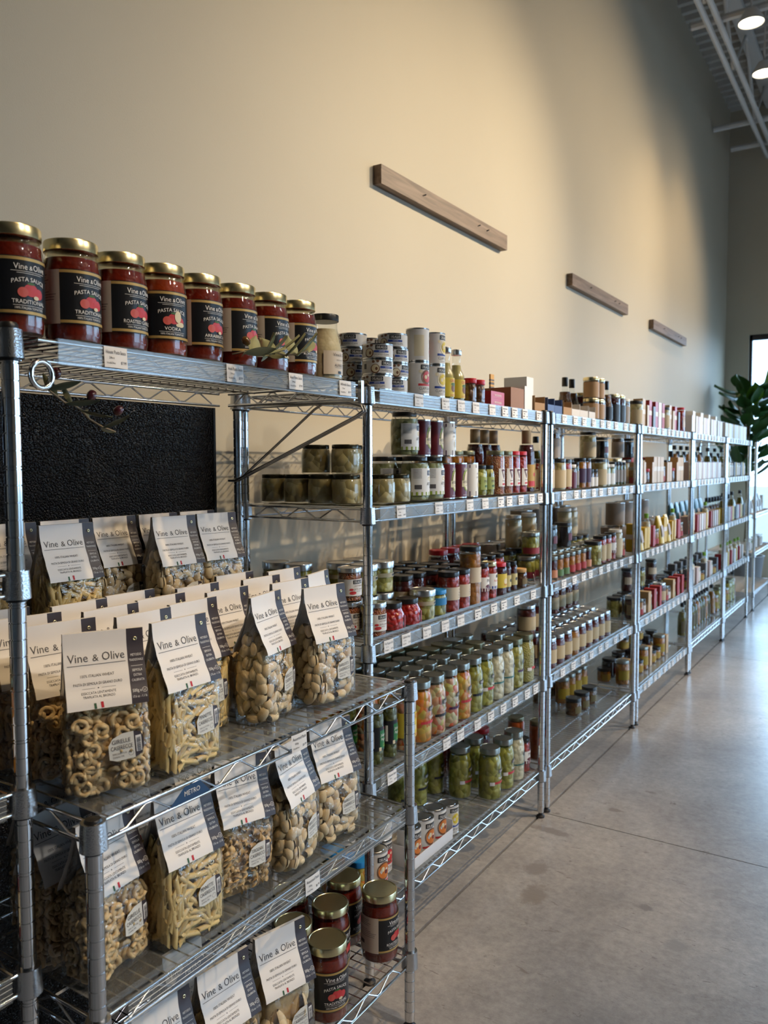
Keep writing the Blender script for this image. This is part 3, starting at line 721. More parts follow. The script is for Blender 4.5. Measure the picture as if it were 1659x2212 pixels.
rect2(tm, cx-0.024, cx-0.005, -CL*0.732, -CL*0.729, cw, 4); rect2(tm, cx+0.005, cx+0.026, -CL*0.732, -CL*0.729, cw, 4); disc2(tm, cx, -CL*0.73, 0.0010, 0.0010, cw, 8)
put_text(tm, 'ESSICCATA LENTAMENTE', 0.0056, cx, -CL*0.805, cw, width=0.051); put_text(tm, 'TRAFILATA AL BRONZO', 0.0056, cx, -CL*0.857, cw, width=0.047)
CTXT = tm.build('card_text', INK)
tm = MB(); sx = (SX+CW)/2
for tx, zz, sz, w in (('METODO', .37, .0056, .0165), ('TRADIZIONALE', .435, .0052, .0215), ('SEMOLA', .575, .0056, .0155), ('EXTRA', .64, .0056, .0125), ('CALIBRATA', .705, .0056, .0195), ('17.6 oz - 1.1 lb', .925, .0052, .0215)):
    put_text(tm, tx, sz, sx, -CL*zz, cw, width=w)
put_text(tm, '500g e', 0.0072, sx-0.0035, -CL*0.85, cw, width=0.0135); put_text(tm, 'U', 0.0050, sx+0.0083, -CL*0.845, cw)
for k in range(12):
    a0, a1 = 2*math.pi*k/12, 2*math.pi*(k+1)/12; ox, oz = sx+0.0083, -CL*0.845+0.0018
    tm.add([cw(ox+q*math.cos(a), oz+q*math.sin(a)) for q, a in ((0.0036, a0), (0.0041, a0), (0.0041, a1), (0.0036, a1))], [(0, 1, 2, 3)])
rect2(tm, sx-0.009, sx+0.009, -CL*0.503, -CL*0.499, cw, 4)
STXT = tm.build('strip_text', WINK)
fg = MB(); rect2(fg, cx-0.008, cx-0.0045, -CL*0.995, -CL*0.925, cw, 2, -0.0008); FLG = fg.build('flag_green', GREENI)
fr_ = MB(); rect2(fr_, cx+0.002, cx+0.006, -CL*0.99, -CL*0.915, cw, 2, -0.0008); FLR = fr_.build('flag_red', REDI)
ey = MB(); yy = card_pt(sx, CL*0.14)
ey.add([card_pt(sx+q*math.cos(2*math.pi*k/14), CL*0.14+q*math.sin(2*math.pi*k/14), eps=e_) for q, e_ in ((0.0013, 0.0006), (0.0024, 0.0016), (0.0034, 0.0006)) for k in range(14)],
       [(i*14+k, i*14+(k+1) % 14, (i+1)*14+(k+1) % 14, (i+1)*14+k) for i in range(2) for k in range(14)])
EYE = ey.build('eyelet', mat('brass_eyelet', (0.70, 0.60, 0.36), 0.3, 1.0), 180)
CARD_SPEC = ('header_card', CARDM, [('dark_strip', STRP, []), ('lettering', CTXT, []), ('strip_lettering', STXT, []), ('flag_green', FLG, []), ('flag_red', FLR, []), ('eyelet', EYE, [])])
STK = mat('sticker_paper', (0.72, 0.71, 0.66), 0.4)
def sticker(kind):
    nm = {'girelle': 'GIRELLE', 'pennette': 'PENNETTE', 'barilotti': 'BARILOTTI', 'twist': 'TORCIGLIONI', 'shells': 'CONCHIGLIONI'}[kind]
    sec = {'barilotti': 'CASERECCI', 'twist': 'CASERECCI', 'shells': 'CASERECCI'}.get(kind, 'CASERECCE')
    w, h = 0.027, 0.021; x0, z0 = 0.024, 0.078; tl = R(4)
    def wr(x, z, e=0.0006):
        X = x0+x*math.cos(tl)-z*math.sin(tl); Z = z0+x*math.sin(tl)+z*math.cos(tl)
        ww, dd = prof(Z); q = min(1, abs(X)/ww); return (X, -dd*(1-max(0, q)**5)**0.2*1.01-0.0012-e, Z)
    out = [(-w, -h*0.8), (-w*0.6, -h), (w*0.45, -h)]; right = [(w*0.45, h), (-w*0.2, h), (-w*0.75, h*0.72), (-w, h*0.25)]
    a = MB().poly([wr(x, z) for x, z in out+right]); a_m = a.build('sticker', STK)
    d = MB().poly([wr(x, z) for x, z in ((w*0.45, -h), (w*0.85, -h*0.8), (w, -h*0.3), (w, h*0.35), (w*0.85, h*0.85), (w*0.45, h))]).build('end', PLUM)
    bc = MB().poly([wr(x, z, 0.0009) for x, z in ((w*0.53, -h*0.6), (w*0.86, -h*0.6), (w*0.86, h*0.62), (w*0.53, h*0.62))]).build('barcode_field', PAPER)
    br = MB(); zz = -h*0.55; rg = random.Random(5)
    while zz < h*0.5:
        t = rg.choice((0.0005, 0.0009, 0.0013)); br.poly([wr(x, z, 0.0012) for x, z in ((w*0.58, zz), (w*0.82, zz), (w*0.82, zz+t), (w*0.58, zz+t))]); zz += t+rg.choice((0.0006, 0.0009))
    t = MB(); wt = lambda x, z: wr(x, z, 0.0010)
    put_text(t, nm, 0.0092, -w*0.27, h*0.30, wt, width=0.028); put_text(t, sec, 0.0092, -w*0.27, -h*0.16, wt, width=0.033)
    put_text(t, 'TEMPO DI COTTURA', 0.0042, -w*0.42, -h*0.52, wt, width=0.022); put_text(t, 'COOKING TIME', 0.0042, -w*0.50, -h*0.76, wt, width=0.017)
    for k in range(12):
        a0, a1 = 2*math.pi*k/12, 2*math.pi*(k+0.7)/12
        t.add([wt(w*0.22+q*math.cos(v), -h*0.58+q*math.sin(v)) for q, v in ((0.0036, a0), (0.0042, a0), (0.0042, a1), (0.0036, a1))], [(0, 1, 2, 3)])
    return ('sticker', a_m, [('dark_end', d, []), ('barcode_field', bc, []), ('barcode', br.build('barcode', INK), []), ('lettering', t.build('sticker_text', INK), [])])
STKS = {k: sticker(k) for k in PIECE}
nbag = 0
def bag(kind, x, y, z, rot, label, hero=False, tilt=0.0, lean=0.0, cat='pasta bag'):
    global nbag
    o = obj('pasta_bag', FILMS[nbag % 3], None, (x, y, z), (lean, tilt, R(rot))); tag(o, label, cat, 'bags of dry pasta with ivory header cards')
    v = nbag % 2; nbag += 1
    if hero:
        for p, e, _, _ in PACKS[kind][v][0]:
            q = obj(PNAME[kind], PIECE[kind][0], o, p, e)
    else: obj('pasta', PJ[kind][v][0], o, kind='stuff')
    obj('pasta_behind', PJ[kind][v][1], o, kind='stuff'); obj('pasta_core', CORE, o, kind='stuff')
    spawn(CARD_SPEC, (0, 0, 0), parent=o); spawn(STKS[kind], (0, 0, 0), parent=o)
    return o
Z1, Z2, Z3, ZR = 0.8568, 0.5588, 0.1955, 0.997
bag('girelle', -1.052, 0.808, Z1, 62, 'biggest front bag of curled girelle pasta beside the low corner post, upper tier', True)
bag('pennette', -1.032, 0.946, Z1, 90, 'front bag of pennette tubes second from the low corner post, upper tier', True)
bag('barilotti', -1.078, 1.219, Z1, 102, 'front bag of barilotti left of the two standing beside bare shelf, upper tier', True)
bag('barilotti', -1.041, 1.366, Z1, 81, 'front bag of barilotti nearest the bare end of the upper tier', True)
bag('girelle', -1.172, 0.816, Z1, 80, 'girelle bag directly behind the biggest front bag', True)
for k, x, y, rt, lab in (('girelle', -1.266, 0.816, 80, 'girelle bag third deep behind the biggest front bag'), ('girelle', -1.360, 0.816, 80, 'girelle bag fourth deep behind the biggest front bag'),
    ('pennette', -1.126, 0.951, 90, 'pennette bag second deep behind the front pennette bag'), ('pennette', -1.217, 0.953, 90, 'pennette bag third deep behind the front pennette bag'), ('pennette', -1.308, 0.953, 90, 'pennette bag fourth deep behind the front pennette bag'),
    ('pennette', -1.140, 1.082, 90, 'pennette bag set back in the gap between the front bags, its sticker half hidden'), ('pennette', -1.231, 1.084, 90, 'bag second deep in the gap between front pennette and barilotti'), ('pennette', -1.322, 1.084, 90, 'bag third deep in the gap between front pennette and barilotti'),
    ('barilotti', -1.185, 1.222, 90, 'barilotti bag second deep behind the left front barilotti bag'), ('barilotti', -1.276, 1.226, 90, 'barilotti bag third deep behind the left front barilotti bag'), 
    ('barilotti', -1.150, 1.384, 88, 'barilotti bag second deep behind the end barilotti bag'), ('barilotti', -1.245, 1.395, 88, 'barilotti bag third deep behind the end barilotti bag'), ('barilotti', -1.338, 1.405, 88, 'barilotti bag fourth deep behind the end barilotti bag'),
    ('barilotti', -1.185, 1.530, 104, 'pasta bag turned away with a bluish card at the end of the upper tier'), ('barilotti', -1.290, 1.530, 90, 'pasta bag second deep at the far end of the upper tier')):
    bag(k, x, y, Z1, rt, lab)
for k, x, y, rt, lab in (('pennette', -1.437, 1.02, 86, 'pennette bag on the raised rear shelf, standing alone near the edge post'), ('barilotti', -1.440, 1.311, 84, 'barilotti bag in front of the pair on the raised rear shelf'),
    ('barilotti', -1.440, 1.450, 84, 'barilotti bag at the far end of the raised rear shelf'), ('pennette', -1.545, 0.962, 90, 'bag mostly hidden at the edge post on the raised rear shelf'), ('pennette', -1.545, 1.093, 90, 'bag right behind the lone pennette bag on the raised rear shelf'),
    ('barilotti', -1.545, 1.224, 90, 'dim barilotti bag with a clear side, back row of the raised rear shelf'), ('barilotti', -1.545, 1.355, 90, 'bag hidden behind the front barilotti bag, raised rear shelf'), ('barilotti', -1.545, 1.486, 90, 'bag whose card top peeks highest at the far end, raised rear shelf')):
    bag(k, x, y, ZR, rt, lab)
bag('girelle', -1.066, 0.812, Z2, 96, 'girelle bag behind the low corner post, middle tier', True)
bag('pennette', -1.031, 0.945, Z2, 86, 'pennette bag beside the low corner post, middle tier', True)
bag('twist', -1.045, 1.085, Z2+0.0055, 80, 'leaning bag of twisted pasta between pennette and barilotti, middle tier', True, tilt=R(4))
bag('barilotti', -1.030, 1.232, Z2, 99, 'barilotti bag left of the end one, middle tier', True)
bag('barilotti', -1.036, 1.375, Z2, 80, 'barilotti bag at the bare end of the middle tier', True)
for k, x, y, rt, lab in (('girelle', -1.165, 0.80, 92, 'girelle bag second deep behind the low corner post, middle tier'), ('pennette', -1.165, 0.945, 88, 'bag second deep behind the pennette bag, middle tier'), ('girelle', -1.265, 0.85, 88, 'dim bag third deep behind the low corner post, middle tier'),
    ('barilotti', -1.150, 1.09, 88, 'dim bag behind the leaning twisted pasta, middle tier'), ('barilotti', -1.135, 1.235, 90, 'dim barilotti bag second deep, middle tier'), ('barilotti', -1.137, 1.385, 90, 'dim barilotti bag second deep at the bare end, middle tier')):
    bag(k, x, y, Z2, rt, lab)
bag('shells', -1.020, 1.185, Z3, 76, 'bag of large pasta shells on the bottom tier beside sauce jars', True)
bag('twist', -1.040, 1.045, Z3, 84, 'dim bag of twisted pasta on the bottom tier beside the shells', False)
bag('pennette', -1.050, 0.905, Z3, 86, 'bag on the bottom tier nearest the low corner post', False)
bag('pennette', -1.140, 1.05, Z3, 88, 'dim pasta bag second deep on the bottom tier', False)

# ------------------------------------------------------------------ jars, cans, bottles, boxes
def lid_mesh(r, z0, z1, m, seg=26, knurl=False):
    return MB().lathe([(r*0.97, z0), (r*1.0, z0+0.001), (r*1.0, z1-0.002), (r*0.975, z1), (r*0.90, z1+0.0004), (r*0.88, z1-0.0006), (0.0, z1-0.0006)], seg).build('lid', m, 40)
def jar_spec(name, pr, lid, fillm, fill_top, label=None, texts=(), glass=True, seg=24, extra=(), bottle=False):
    """pr: outer profile; lid=(r,z0,z1,mat); label=(a0,a1,z0,z1,mat,r); texts: list of (body,size,arc x,z,mat,width)"""
    kids = []
    zb = pr[0][1]
    inner = [(0.0, 0.004)]
    for r, z in pr:
        if z >= fill_top: break
        inner.append((max(r-0.0024, 0.002), max(z, 0.004)))
    rt = inner[-1][0]
    inner += [(rt, fill_top), (0.0, fill_top)]
    kids.append(('contents', MB().lathe(inner, seg).build('contents', fillm, 50), []))
    if lid: kids.append(('lid', lid_mesh(lid[0], lid[1], lid[2], lid[3], seg), []))
    if label:
        a0, a1, z0, z1, lm, r = label
        sub = []
        for i, e in enumerate(extra): sub.append(e)
        by = {}
        for t in texts: by.setdefault(t[4].name, (t[4], []))[1].append(t)
        for mname, (mm, lst) in by.items():
            tb = MB()
            for t in lst:
                if t[0] == '#rect': rect2(tb, t[2]-t[5]/2, t[2]+t[5]/2, t[3]-t[1]/2, t[3]+t[1]/2, cyl(r+0.0007+(0.0004 if len(t) > 6 else 0)))
                elif t[0] == '#disc': disc2(tb, t[2], t[3], t[5], t[1], cyl(r+0.0008+(t[6] if len(t) > 6 else 0)))
                else: put_text(tb, t[0], t[1], t[2], t[3], cyl(r+0.0013), width=t[5], arc=t[6] if len(t) > 6 else 0.0)
            sub.append(('lettering' if not mname.startswith('print') else 'print', tb.build('lettering', mm), []))
        kids.append(('label', patch(MB(), r+0.0003, a0, a1, z0, z1, max(6, int((a1-a0)*6))).build('label', lm, 180), sub))
    return (name, MB().lathe(pr, seg).build('glass', GLASS if glass else fillm, 50), kids)
def straight(r, h, sh=0.014, neck=0.85, base=0.005):
    return [(r*0.93, 0), (r*0.985, base*0.5), (r, base*1.6), (r, h-sh*1.9), (r*0.97, h-sh*1.25), (r*(neck+0.03), h-sh*0.75), (r*neck, h-sh*0.45), (r*neck, h)]

P_RED = mat('print_red', (0.50, 0.035, 0.04), 0.45); P_RED2 = mat('print_light_red', (0.52, 0.085, 0.07), 0.45); P_GRN = mat('print_green', (0.05, 0.12, 0.03), 0.5)
P_BLU = mat('print_navy', (0.012, 0.018, 0.06), 0.45); P_BLK = mat('print_black', (0.012, 0.012, 0.014), 0.4); P_ROY = mat('print_blue', (0.02, 0.05, 0.26), 0.45)
P_CRM = mat('print_cream', (0.66, 0.58, 0.40), 0.5); P_YEL = mat('print_yellow', (0.62, 0.47, 0.03), 0.5); P_BRN = mat('print_brown', (0.16, 0.07, 0.035), 0.5)
P_MAR = mat('print_maroon', (0.10, 0.008, 0.014), 0.4); P_PUR = mat('print_purple', (0.06, 0.01, 0.05), 0.4); P_TEAL = mat('print_teal', (0.02, 0.16, 0.17), 0.5)
P_LIME = mat('print_lime', (0.25, 0.33, 0.03), 0.5); P_SKY = mat('print_sky', (0.03, 0.22, 0.50), 0.45); P_OR = mat('print_orange', (0.55, 0.16, 0.02), 0.5)
BLK_LABEL = mat('black_label', (0.008, 0.009, 0.012), 0.33); WHT_LABEL = mat('white_label', (0.72, 0.71, 0.69), 0.45); BEI_LABEL = mat('beige_label', (0.50, 0.40, 0.24), 0.55)
TAN_LABEL = mat('tan_label', (0.58, 0.50, 0.38), 0.5); YEL_LABEL = mat('yellow_label', (0.62, 0.48, 0.05), 0.45); GRN_LABEL = mat('green_label', (0.01, 0.14, 0.03), 0.4)
MAR_LABEL = mat('maroon_label', (0.11, 0.008, 0.015), 0.35); RED_LABEL = mat('red_label', (0.42, 0.015, 0.02), 0.4); BLU_LABEL = mat('blue_label', (0.03, 0.20, 0.45), 0.4)
F_SAUCE = food('tomato_sauce', [(0.115, 0.008, 0.003), (0.17, 0.014, 0.004), (0.14, 0.010, 0.003)], 160, 0.25, 0.1)
F_VODKA = food('vodka_sauce', [(0.24, 0.03, 0.006), (0.30, 0.042, 0.008)], 160, 0.25, 0.1)
F_ALF = food('cream_sauce', [(0.60, 0.50, 0.30), (0.64, 0.55, 0.35)], 120, 0.35, 0.1)
F_ARTI = food('artichokes_in_oil', [(0.22, 0.17, 0.055), (0.42, 0.34, 0.14), (0.50, 0.42, 0.21), (0.30, 0.24, 0.085)], 42, 0.3, 1.0)
F_ARTW = food('artichokes_in_water', [(0.25, 0.26, 0.10), (0.40, 0.40, 0.20), (0.16, 0.18, 0.06)], 48, 0.3, 0.9)
F_OLIVE = food('green_pickles', [(0.24, 0.23, 0.03), (0.42, 0.40, 0.08), (0.32, 0.30, 0.04), (0.16, 0.155, 0.015)], 50, 0.25, 1.0)
F_PALE = food('pale_peppers', [(0.34, 0.32, 0.06), (0.46, 0.42, 0.12), (0.24, 0.22, 0.03)], 55, 0.25, 1.0)
F_WHITE = food('white_vegetables', [(0.62, 0.56, 0.38), (0.70, 0.65, 0.48), (0.52, 0.46, 0.28)], 60, 0.3, 0.7)
F_KRAUT = food('shredded_yellow', [(0.36, 0.31, 0.06), (0.44, 0.39, 0.10)], 180, 0.3, 0.5)
F_GIARD = food('giardiniera', [(0.62, 0.17, 0.01), (0.60, 0.54, 0.34), (0.55, 0.08, 0.02), (0.62, 0.56, 0.36), (0.42, 0.38, 0.08)], 52, 0.25, 0.9)
F_CARROT = food('carrot_coins', [(0.58, 0.15, 0.008), (0.62, 0.20, 0.015), (0.52, 0.40, 0.06), (0.60, 0.15, 0.01)], 50, 0.25, 0.9)
F_REDP = food('red_peppers', [(0.24, 0.012, 0.006), (0.40, 0.028, 0.010), (0.32, 0.02, 0.008)], 60, 0.22, 0.9)
F_DROPS = food('pepper_drops', [(0.36, 0.012, 0.010), (0.48, 0.022, 0.016)], 75, 0.2, 1.0)
F_DARK = food('dark_red_filling', [(0.045, 0.006, 0.006), (0.07, 0.008, 0.008)], 90, 0.22, 0.4)
F_JAM = food('red_jam', [(0.085, 0.009, 0.006), (0.12, 0.014, 0.008)], 80, 0.22, 0.4)
F_AMB = food('amber_filling', [(0.34, 0.13, 0.015), (0.42, 0.17, 0.02), (0.28, 0.09, 0.01)], 60, 0.22, 0.6)
F_CHILI = food('chopped_chili', [(0.34, 0.07, 0.012), (0.42, 0.14, 0.03), (0.25, 0.035, 0.008), (0.50, 0.24, 0.07)], 240, 0.3, 0.8)
F_JAL = food('jalapeno_slices', [(0.05, 0.06, 0.012), (0.12, 0.13, 0.03), (0.08, 0.09, 0.018)], 70, 0.25, 0.9)
F_BROWN = food('brown_filling', [(0.10, 0.04, 0.012), (0.15, 0.065, 0.02), (0.07, 0.025, 0.01)], 80, 0.25, 0.6)
F_JUICE = food('pale_juice', [(0.42, 0.36, 0.14), (0.44, 0.38, 0.15)], 30, 0.15, 0.0)
F_BLACK = food('black_filling', [(0.012, 0.009, 0.009), (0.02, 0.013, 0.012)], 60, 0.2, 0.3)

K = {}
def sauce(kind):
    r = 0.0450; pr = [(0.040, 0), (0.0435, 0.004), (0.045, 0.014), (0.045, 0.116), (0.0435, 0.127), (0.0405, 0.136), (0.0393, 0.143), (0.0393, 0.150)]
    z0, z1 = 0.028, 0.114; A = R(62)
    gb = patch(patch(MB(), r+0.0006, -A, A, z1-0.006, z1-0.0015, 16), r+0.0006, -A, A, z0+0.0015, z0+0.006, 16).build('gold_trim', GOLDB, 180)
    ip = patch(MB(), r+0.0005, -R(140), -A, z0, z1-0.001, 12).build('info_panel', mat('info_paper', (0.58, 0.52, 0.46), 0.5), 180)
    lt = MB(); w2 = cyl(r+0.0008); rg = random.Random(4)
    for i in range(9):
        zz = z1-0.008-0.0042*i-(0.006 if i > 3 else 0); rect2(lt, -R(136)*r, -R(136)*r+r*R(rg.uniform(35, 68)), zz-0.0009, zz, w2, 5)
    rect2(lt, -R(134)*r, -R(112)*r, 0.045, 0.054, w2, 4)
    ilines = lt.build('info_lines', INK)
    flav = {'traditional': 'TRADITIONAL', 'roasted': 'ROASTED GARLIC', 'vodka': 'VODKA', 'arrabbiata': 'ARRABBIATA'}[kind]
    fw_ = {'traditional': 0.054, 'roasted': 0.060, 'vodka': 0.032, 'arrabbiata': 0.050}[kind]
    tx = [('Vine', 0.0125, -0.0135, 0.0945, WINK, 0.020), ('Olive', 0.0125, 0.0175, 0.0945, WINK, 0.023), ('&', 0.009, 0.0022, 0.0945, WINK, None), ('#rect', 0.0005, 0.001, 0.0920, WINK, 0.056), ('#rect', 0.0005, 0.001, 0.0893, WINK, 0.040),
          ('PASTA SAUCE', 0.0090, 0.0, 0.0775, WINK, 0.054, 6.0), (flav, 0.0085, 0.0, 0.0445, WINK, fw_), ('#rect', 0.0005, 0.0, 0.0418, WINK, 0.050), ('100% ITALIAN TOMATOES', 0.0048, 0.0, 0.0362, WINK, 0.046)]
    tx += [('#disc', 0.0095, 0.002, 0.0650, P_RED, 0.0115), ('#disc', 0.0080, 0.015, 0.0610, P_RED, 0.009), ('#disc', 0.0075, -0.011, 0.0610, P_RED2, 0.0080, 0.0006), ('#disc', 0.0030, 0.010, 0.0545, P_CRM, 0.0048, 0.0007), ('#disc', 0.0018, 0.002, 0.0745, P_GRN, 0.0065, 0.0005)]
    if kind == 'vodka': tx += [('#disc', 0.0105, 0.010, 0.0690, P_CRM, 0.0070, 0.0008), ('#disc', 0.0045, 0.016, 0.0555, P_CRM, 0.0075, 0.001)]
    return jar_spec('sauce_jar', pr, (0.0425, 0.145, 0.163, GOLD), F_VODKA if kind == 'vodka' else F_SAUCE, 0.134, (-A, A, z0, z1, BLK_LABEL, r), tx, extra=[('gold_trim', gb, []), ('info_panel', ip, []), ('info_lines', ilines, [])], seg=32)
for k in ('traditional', 'roasted', 'vodka', 'arrabbiata'): K['sauce_'+k] = sauce(k)
K['alfredo'] = jar_spec('sauce_jar', [(0.038, 0), (0.0405, 0.004), (0.041, 0.012), (0.041, 0.068), (0.0385, 0.085), (0.032, 0.110), (0.0295, 0.122), (0.0295, 0.142)], (0.0330, 0.137, 0.152, BLID), F_ALF, 0.118,
    (-R(60), R(75), 0.012, 0.066, mat('oat_label', (0.60, 0.52, 0.42), 0.5), 0.041), [('Vine', 0.0105, -0.012, 0.054, INK, 0.017), ('& Olive', 0.0105, 0.013, 0.054, INK, 0.028), ('PASTA SAUCE', 0.0042, 0, 0.044, INK, 0.022), ('ALFREDO', 0.0088, 0, 0.030, INK, 0.034), ('#rect', 0.0005, 0, 0.0275, INK, 0.03), ('#rect', 0.006, 0.0, 0.017, P_BLK, 0.012)], seg=28)
def can_spec(r, h, lm, tx, name='can', seg=28, panels=()):
    body = MB().lathe([(r*0.94, 0.0), (r, 0.0008), (r, 0.0030), (r*0.985, 0.0036), (r*0.985, h-0.0036), (r, h-0.0030), (r, h-0.0006), (r*0.965, h-0.0006), (r*0.95, h-0.0030), (r*0.7, h-0.0030), (r*0.68, h-0.0022), (0, h-0.0022)], seg).build('tin', TIN, 40)
    lab = MB().lathe([(r*0.988, 0.0045), (r*0.988, h-0.0045)], seg); lab.f = lab.f[:-2]; lab.m = lab.m[:-2]
    sub = []; by = {}
    for t in tx: by.setdefault(t[4].name, (t[4], []))[1].append(t)
    for mn, (mm, lst) in by.items():
        tb = MB(); w = r*0.99
        for t in lst:
            if t[0] == '#rect': rect2(tb, t[2]-t[5]/2, t[2]+t[5]/2, t[3]-t[1]/2, t[3]+t[1]/2, cyl(w+0.0004+(t[6] if len(t) > 6 else 0)), 8)
            elif t[0] == '#disc': disc2(tb, t[2], t[3], t[5], t[1], cyl(w+0.0006+(t[6] if len(t) > 6 else 0)), 20)
            else: put_text(tb, t[0], t[1], t[2], t[3], cyl(w+0.0012), width=t[5])
        sub.append(('print' if mn.startswith('print') else 'lettering', tb.build('lettering', mm), []))
    return (name, body, [('label', lab.build('label', lm, 60), sub)])
CAN_W = mat('can_white_paper', (0.66, 0.64, 0.61), 0.45)
_cl = []
for sgn in (0.0, 0.134):
    o_ = sgn
    _cl += [('DELALLO', 0.0092, o_, 0.0265, WINK, 0.027), ('#rect', 0.0115, o_, 0.0300, P_BLK, 0.034, 0.0003), ('#rect', 0.0058, o_, 0.0190, P_ROY, 0.042), ('SEAFOOD', 0.0042, o_, 0.0175, WINK, 0.016), ('CHOPPED CLAMS', 0.0068, o_, 0.0085, INK, 0.045),
            ('#disc', 0.0125, o_-0.035, 0.0150, P_BRN, 0.0125), ('#disc', 0.0100, o_-0.035, 0.0160, P_CRM, 0.0100, 0.0004), ('#disc', 0.0045, o_-0.032, 0.0150, P_BRN, 0.0035, 0.0007), ('#disc', 0.0035, o_-0.040, 0.0335, P_BRN, 0.0042), ('#disc', 0.0035, o_-0.028, 0.0350, P_BRN, 0.0042), ('#rect', 0.014, o_-0.066, 0.022, P_BLK, 0.009), ]
K['clam_can'] = can_spec(0.0425, 0.0412, CAN_W, _cl)
def clam_sauce(colr, red):
    t = [('DELALLO', 0.0105, 0, 0.0765, WINK, 0.028), ('#rect', 0.0135, 0, 0.0805, P_BLK, 0.036, 0.0003), ('#disc', 0.021, 0.002, 0.052, P_BRN if red else P_CRM, 0.019), ('#disc', 0.016, 0.004, 0.053, P_RED if red else P_YEL, 0.015, 0.0003), ('#disc', 0.006, -0.002, 0.052, P_CRM, 0.005, 0.0005), ('#disc', 0.004, 0.009, 0.058, P_CRM, 0.004, 0.0005),
         ('#rect', 0.0065, 0, 0.0300, colr, 0.052), ('CLAM SAUCE', 0.0115, 0.002, 0.0155, INK, 0.052), ('ITALIAN STYLE', 0.0045, 0, 0.009, INK, 0.030), ('#disc', 0.005, -0.019, 0.068, P_CRM, 0.006), ('#rect', 0.06, -0.066, 0.045, P_CRM, 0.030)]
    return can_spec(0.0340, 0.0958, CAN_W, t)
K['clam_sauce_red'] = clam_sauce(P_RED, True); K['clam_sauce_white'] = clam_sauce(P_ROY, False)
K['soup_can'] = can_spec(0.0365, 0.108, CAN_W, [('DELALLO', 0.0115, 0, 0.084, WINK, 0.032), ('#rect', 0.0150, 0, 0.0885, P_BLK, 0.041, 0.0003), ('#disc', 0.026, 0.002, 0.054, P_BRN, 0.025), ('#disc', 0.021, 0.002, 0.054, P_OR, 0.021, 0.0003), ('#disc', 0.007, -0.004, 0.060, P_CRM, 0.006, 0.0005), ('#disc', 0.006, 0.009, 0.050, P_MAR, 0.006, 0.0005), ('#rect', 0.006, 0, 0.024, P_RED, 0.06), ('RED CLAM', 0.009, 0, 0.010, INK, 0.04)])
K['maroon_can'] = can_spec(0.0365, 0.112, MAR_LABEL, [('DELALLO', 0.0115, 0.012, 0.088, WINK, 0.033), ('#rect', 0.020, 0.012, 0.046, P_CRM, 0.046), ('ARTICHOKE', 0.0115, 0.012, 0.047, INK, 0.040), ('HEARTS', 0.0045, 0.012, 0.039, INK, 0.016), ('#disc', 0.036, 0.014, 0.058, P_LIME, 0.022), ('#disc', 0.030, 0.016, 0.056, P_CRM, 0.018, 0.0003), ('14 OZ', 0.005, 0.010, 0.009, WINK, 0.03)])
K['purple_can'] = can_spec(0.0365, 0.112, WHT_LABEL, [('#rect', 0.016, 0.0, 0.012, P_PUR, 0.20), ('#rect', 0.010, 0.0, 0.100, P_PUR, 0.20), ('HEARTS', 0.008, 0.016, 0.074, INK, 0.026), ('OF PALM', 0.008, 0.016, 0.062, INK, 0.030), ('#disc', 0.010, 0.020, 0.040, P_CRM, 0.010)])
K['clam_juice'] = jar_spec('juice_bottle', [(0.0250, 0), (0.0272, 0.004), (0.0272, 0.066), (0.0255, 0.078), (0.0165, 0.098), (0.0125, 0.112), (0.0125, 0.140), (0.0150, 0.143), (0.0150, 0.150)], (0.0165, 0.143, 0.160, SILVER), F_JUICE, 0.112,
    (-R(150), R(150), 0.008, 0.066, YEL_LABEL, 0.0272), [('CENTO', 0.0115, 0.0, 0.053, P_RED, 0.032), ('#disc', 0.012, 0.0, 0.034, P_BRN, 0.011), ('#disc', 0.005, 0.0, 0.046, P_GRN, 0.012, 0.0003), ('CLAM JUICE', 0.0058, 0, 0.012, P_RED, 0.030)], seg=22)
K['anchovy_jar'] = jar_spec('anchovy_jar', straight(0.0235, 0.068, 0.012, 0.9), (0.0240, 0.062, 0.078, RLID), F_BROWN, 0.060, seg=20)
HEX = [(0.036, 0), (0.0405, 0.004), (0.0415, 0.012), (0.0415, 0.054), (0.040, 0.062), (0.0355, 0.069), (0.0345, 0.074)]
K['artichoke_squat'] = jar_spec('artichoke_jar', HEX, (0.0372, 0.069, 0.080, mat('black_gold_lid', (0.03, 0.026, 0.012), 0.25, 0.6)), F_ARTI, 0.068, seg=20)
ATALL = [(0.036, 0), (0.041, 0.005), (0.043, 0.016), (0.043, 0.096), (0.041, 0.106), (0.036, 0.116), (0.0345, 0.122)]
_al = [('DELALLO', 0.0115, 0.020, 0.078, WINK, 0.032), ('#rect', 0.014, 0.020, 0.0825, P_BLU, 0.040), ('ARTICHOKE', 0.0135, 0.020, 0.046, INK, 0.044), ('HEARTS', 0.0045, 0.020, 0.040, INK, 0.018), ('#disc', 0.007, 0.020, 0.066, P_CRM, 0.016), ('#rect', 0.0105, -0.004, 0.0225, P_LIME, 0.096)]
_al += [('#rect', 0.0010, -0.034, 0.092-0.004*i, INK, 0.026) for i in range(7)]+[('#rect', 0.0125, -0.032, 0.042, INK, 0.022)]
K['artichoke_tall'] = jar_spec('artichoke_jar', ATALL, (0.0365, 0.117, 0.130, BLID), F_ARTW, 0.110, (-R(70), R(70), 0.018, 0.096, WHT_LABEL, 0.043), _al, seg=24)
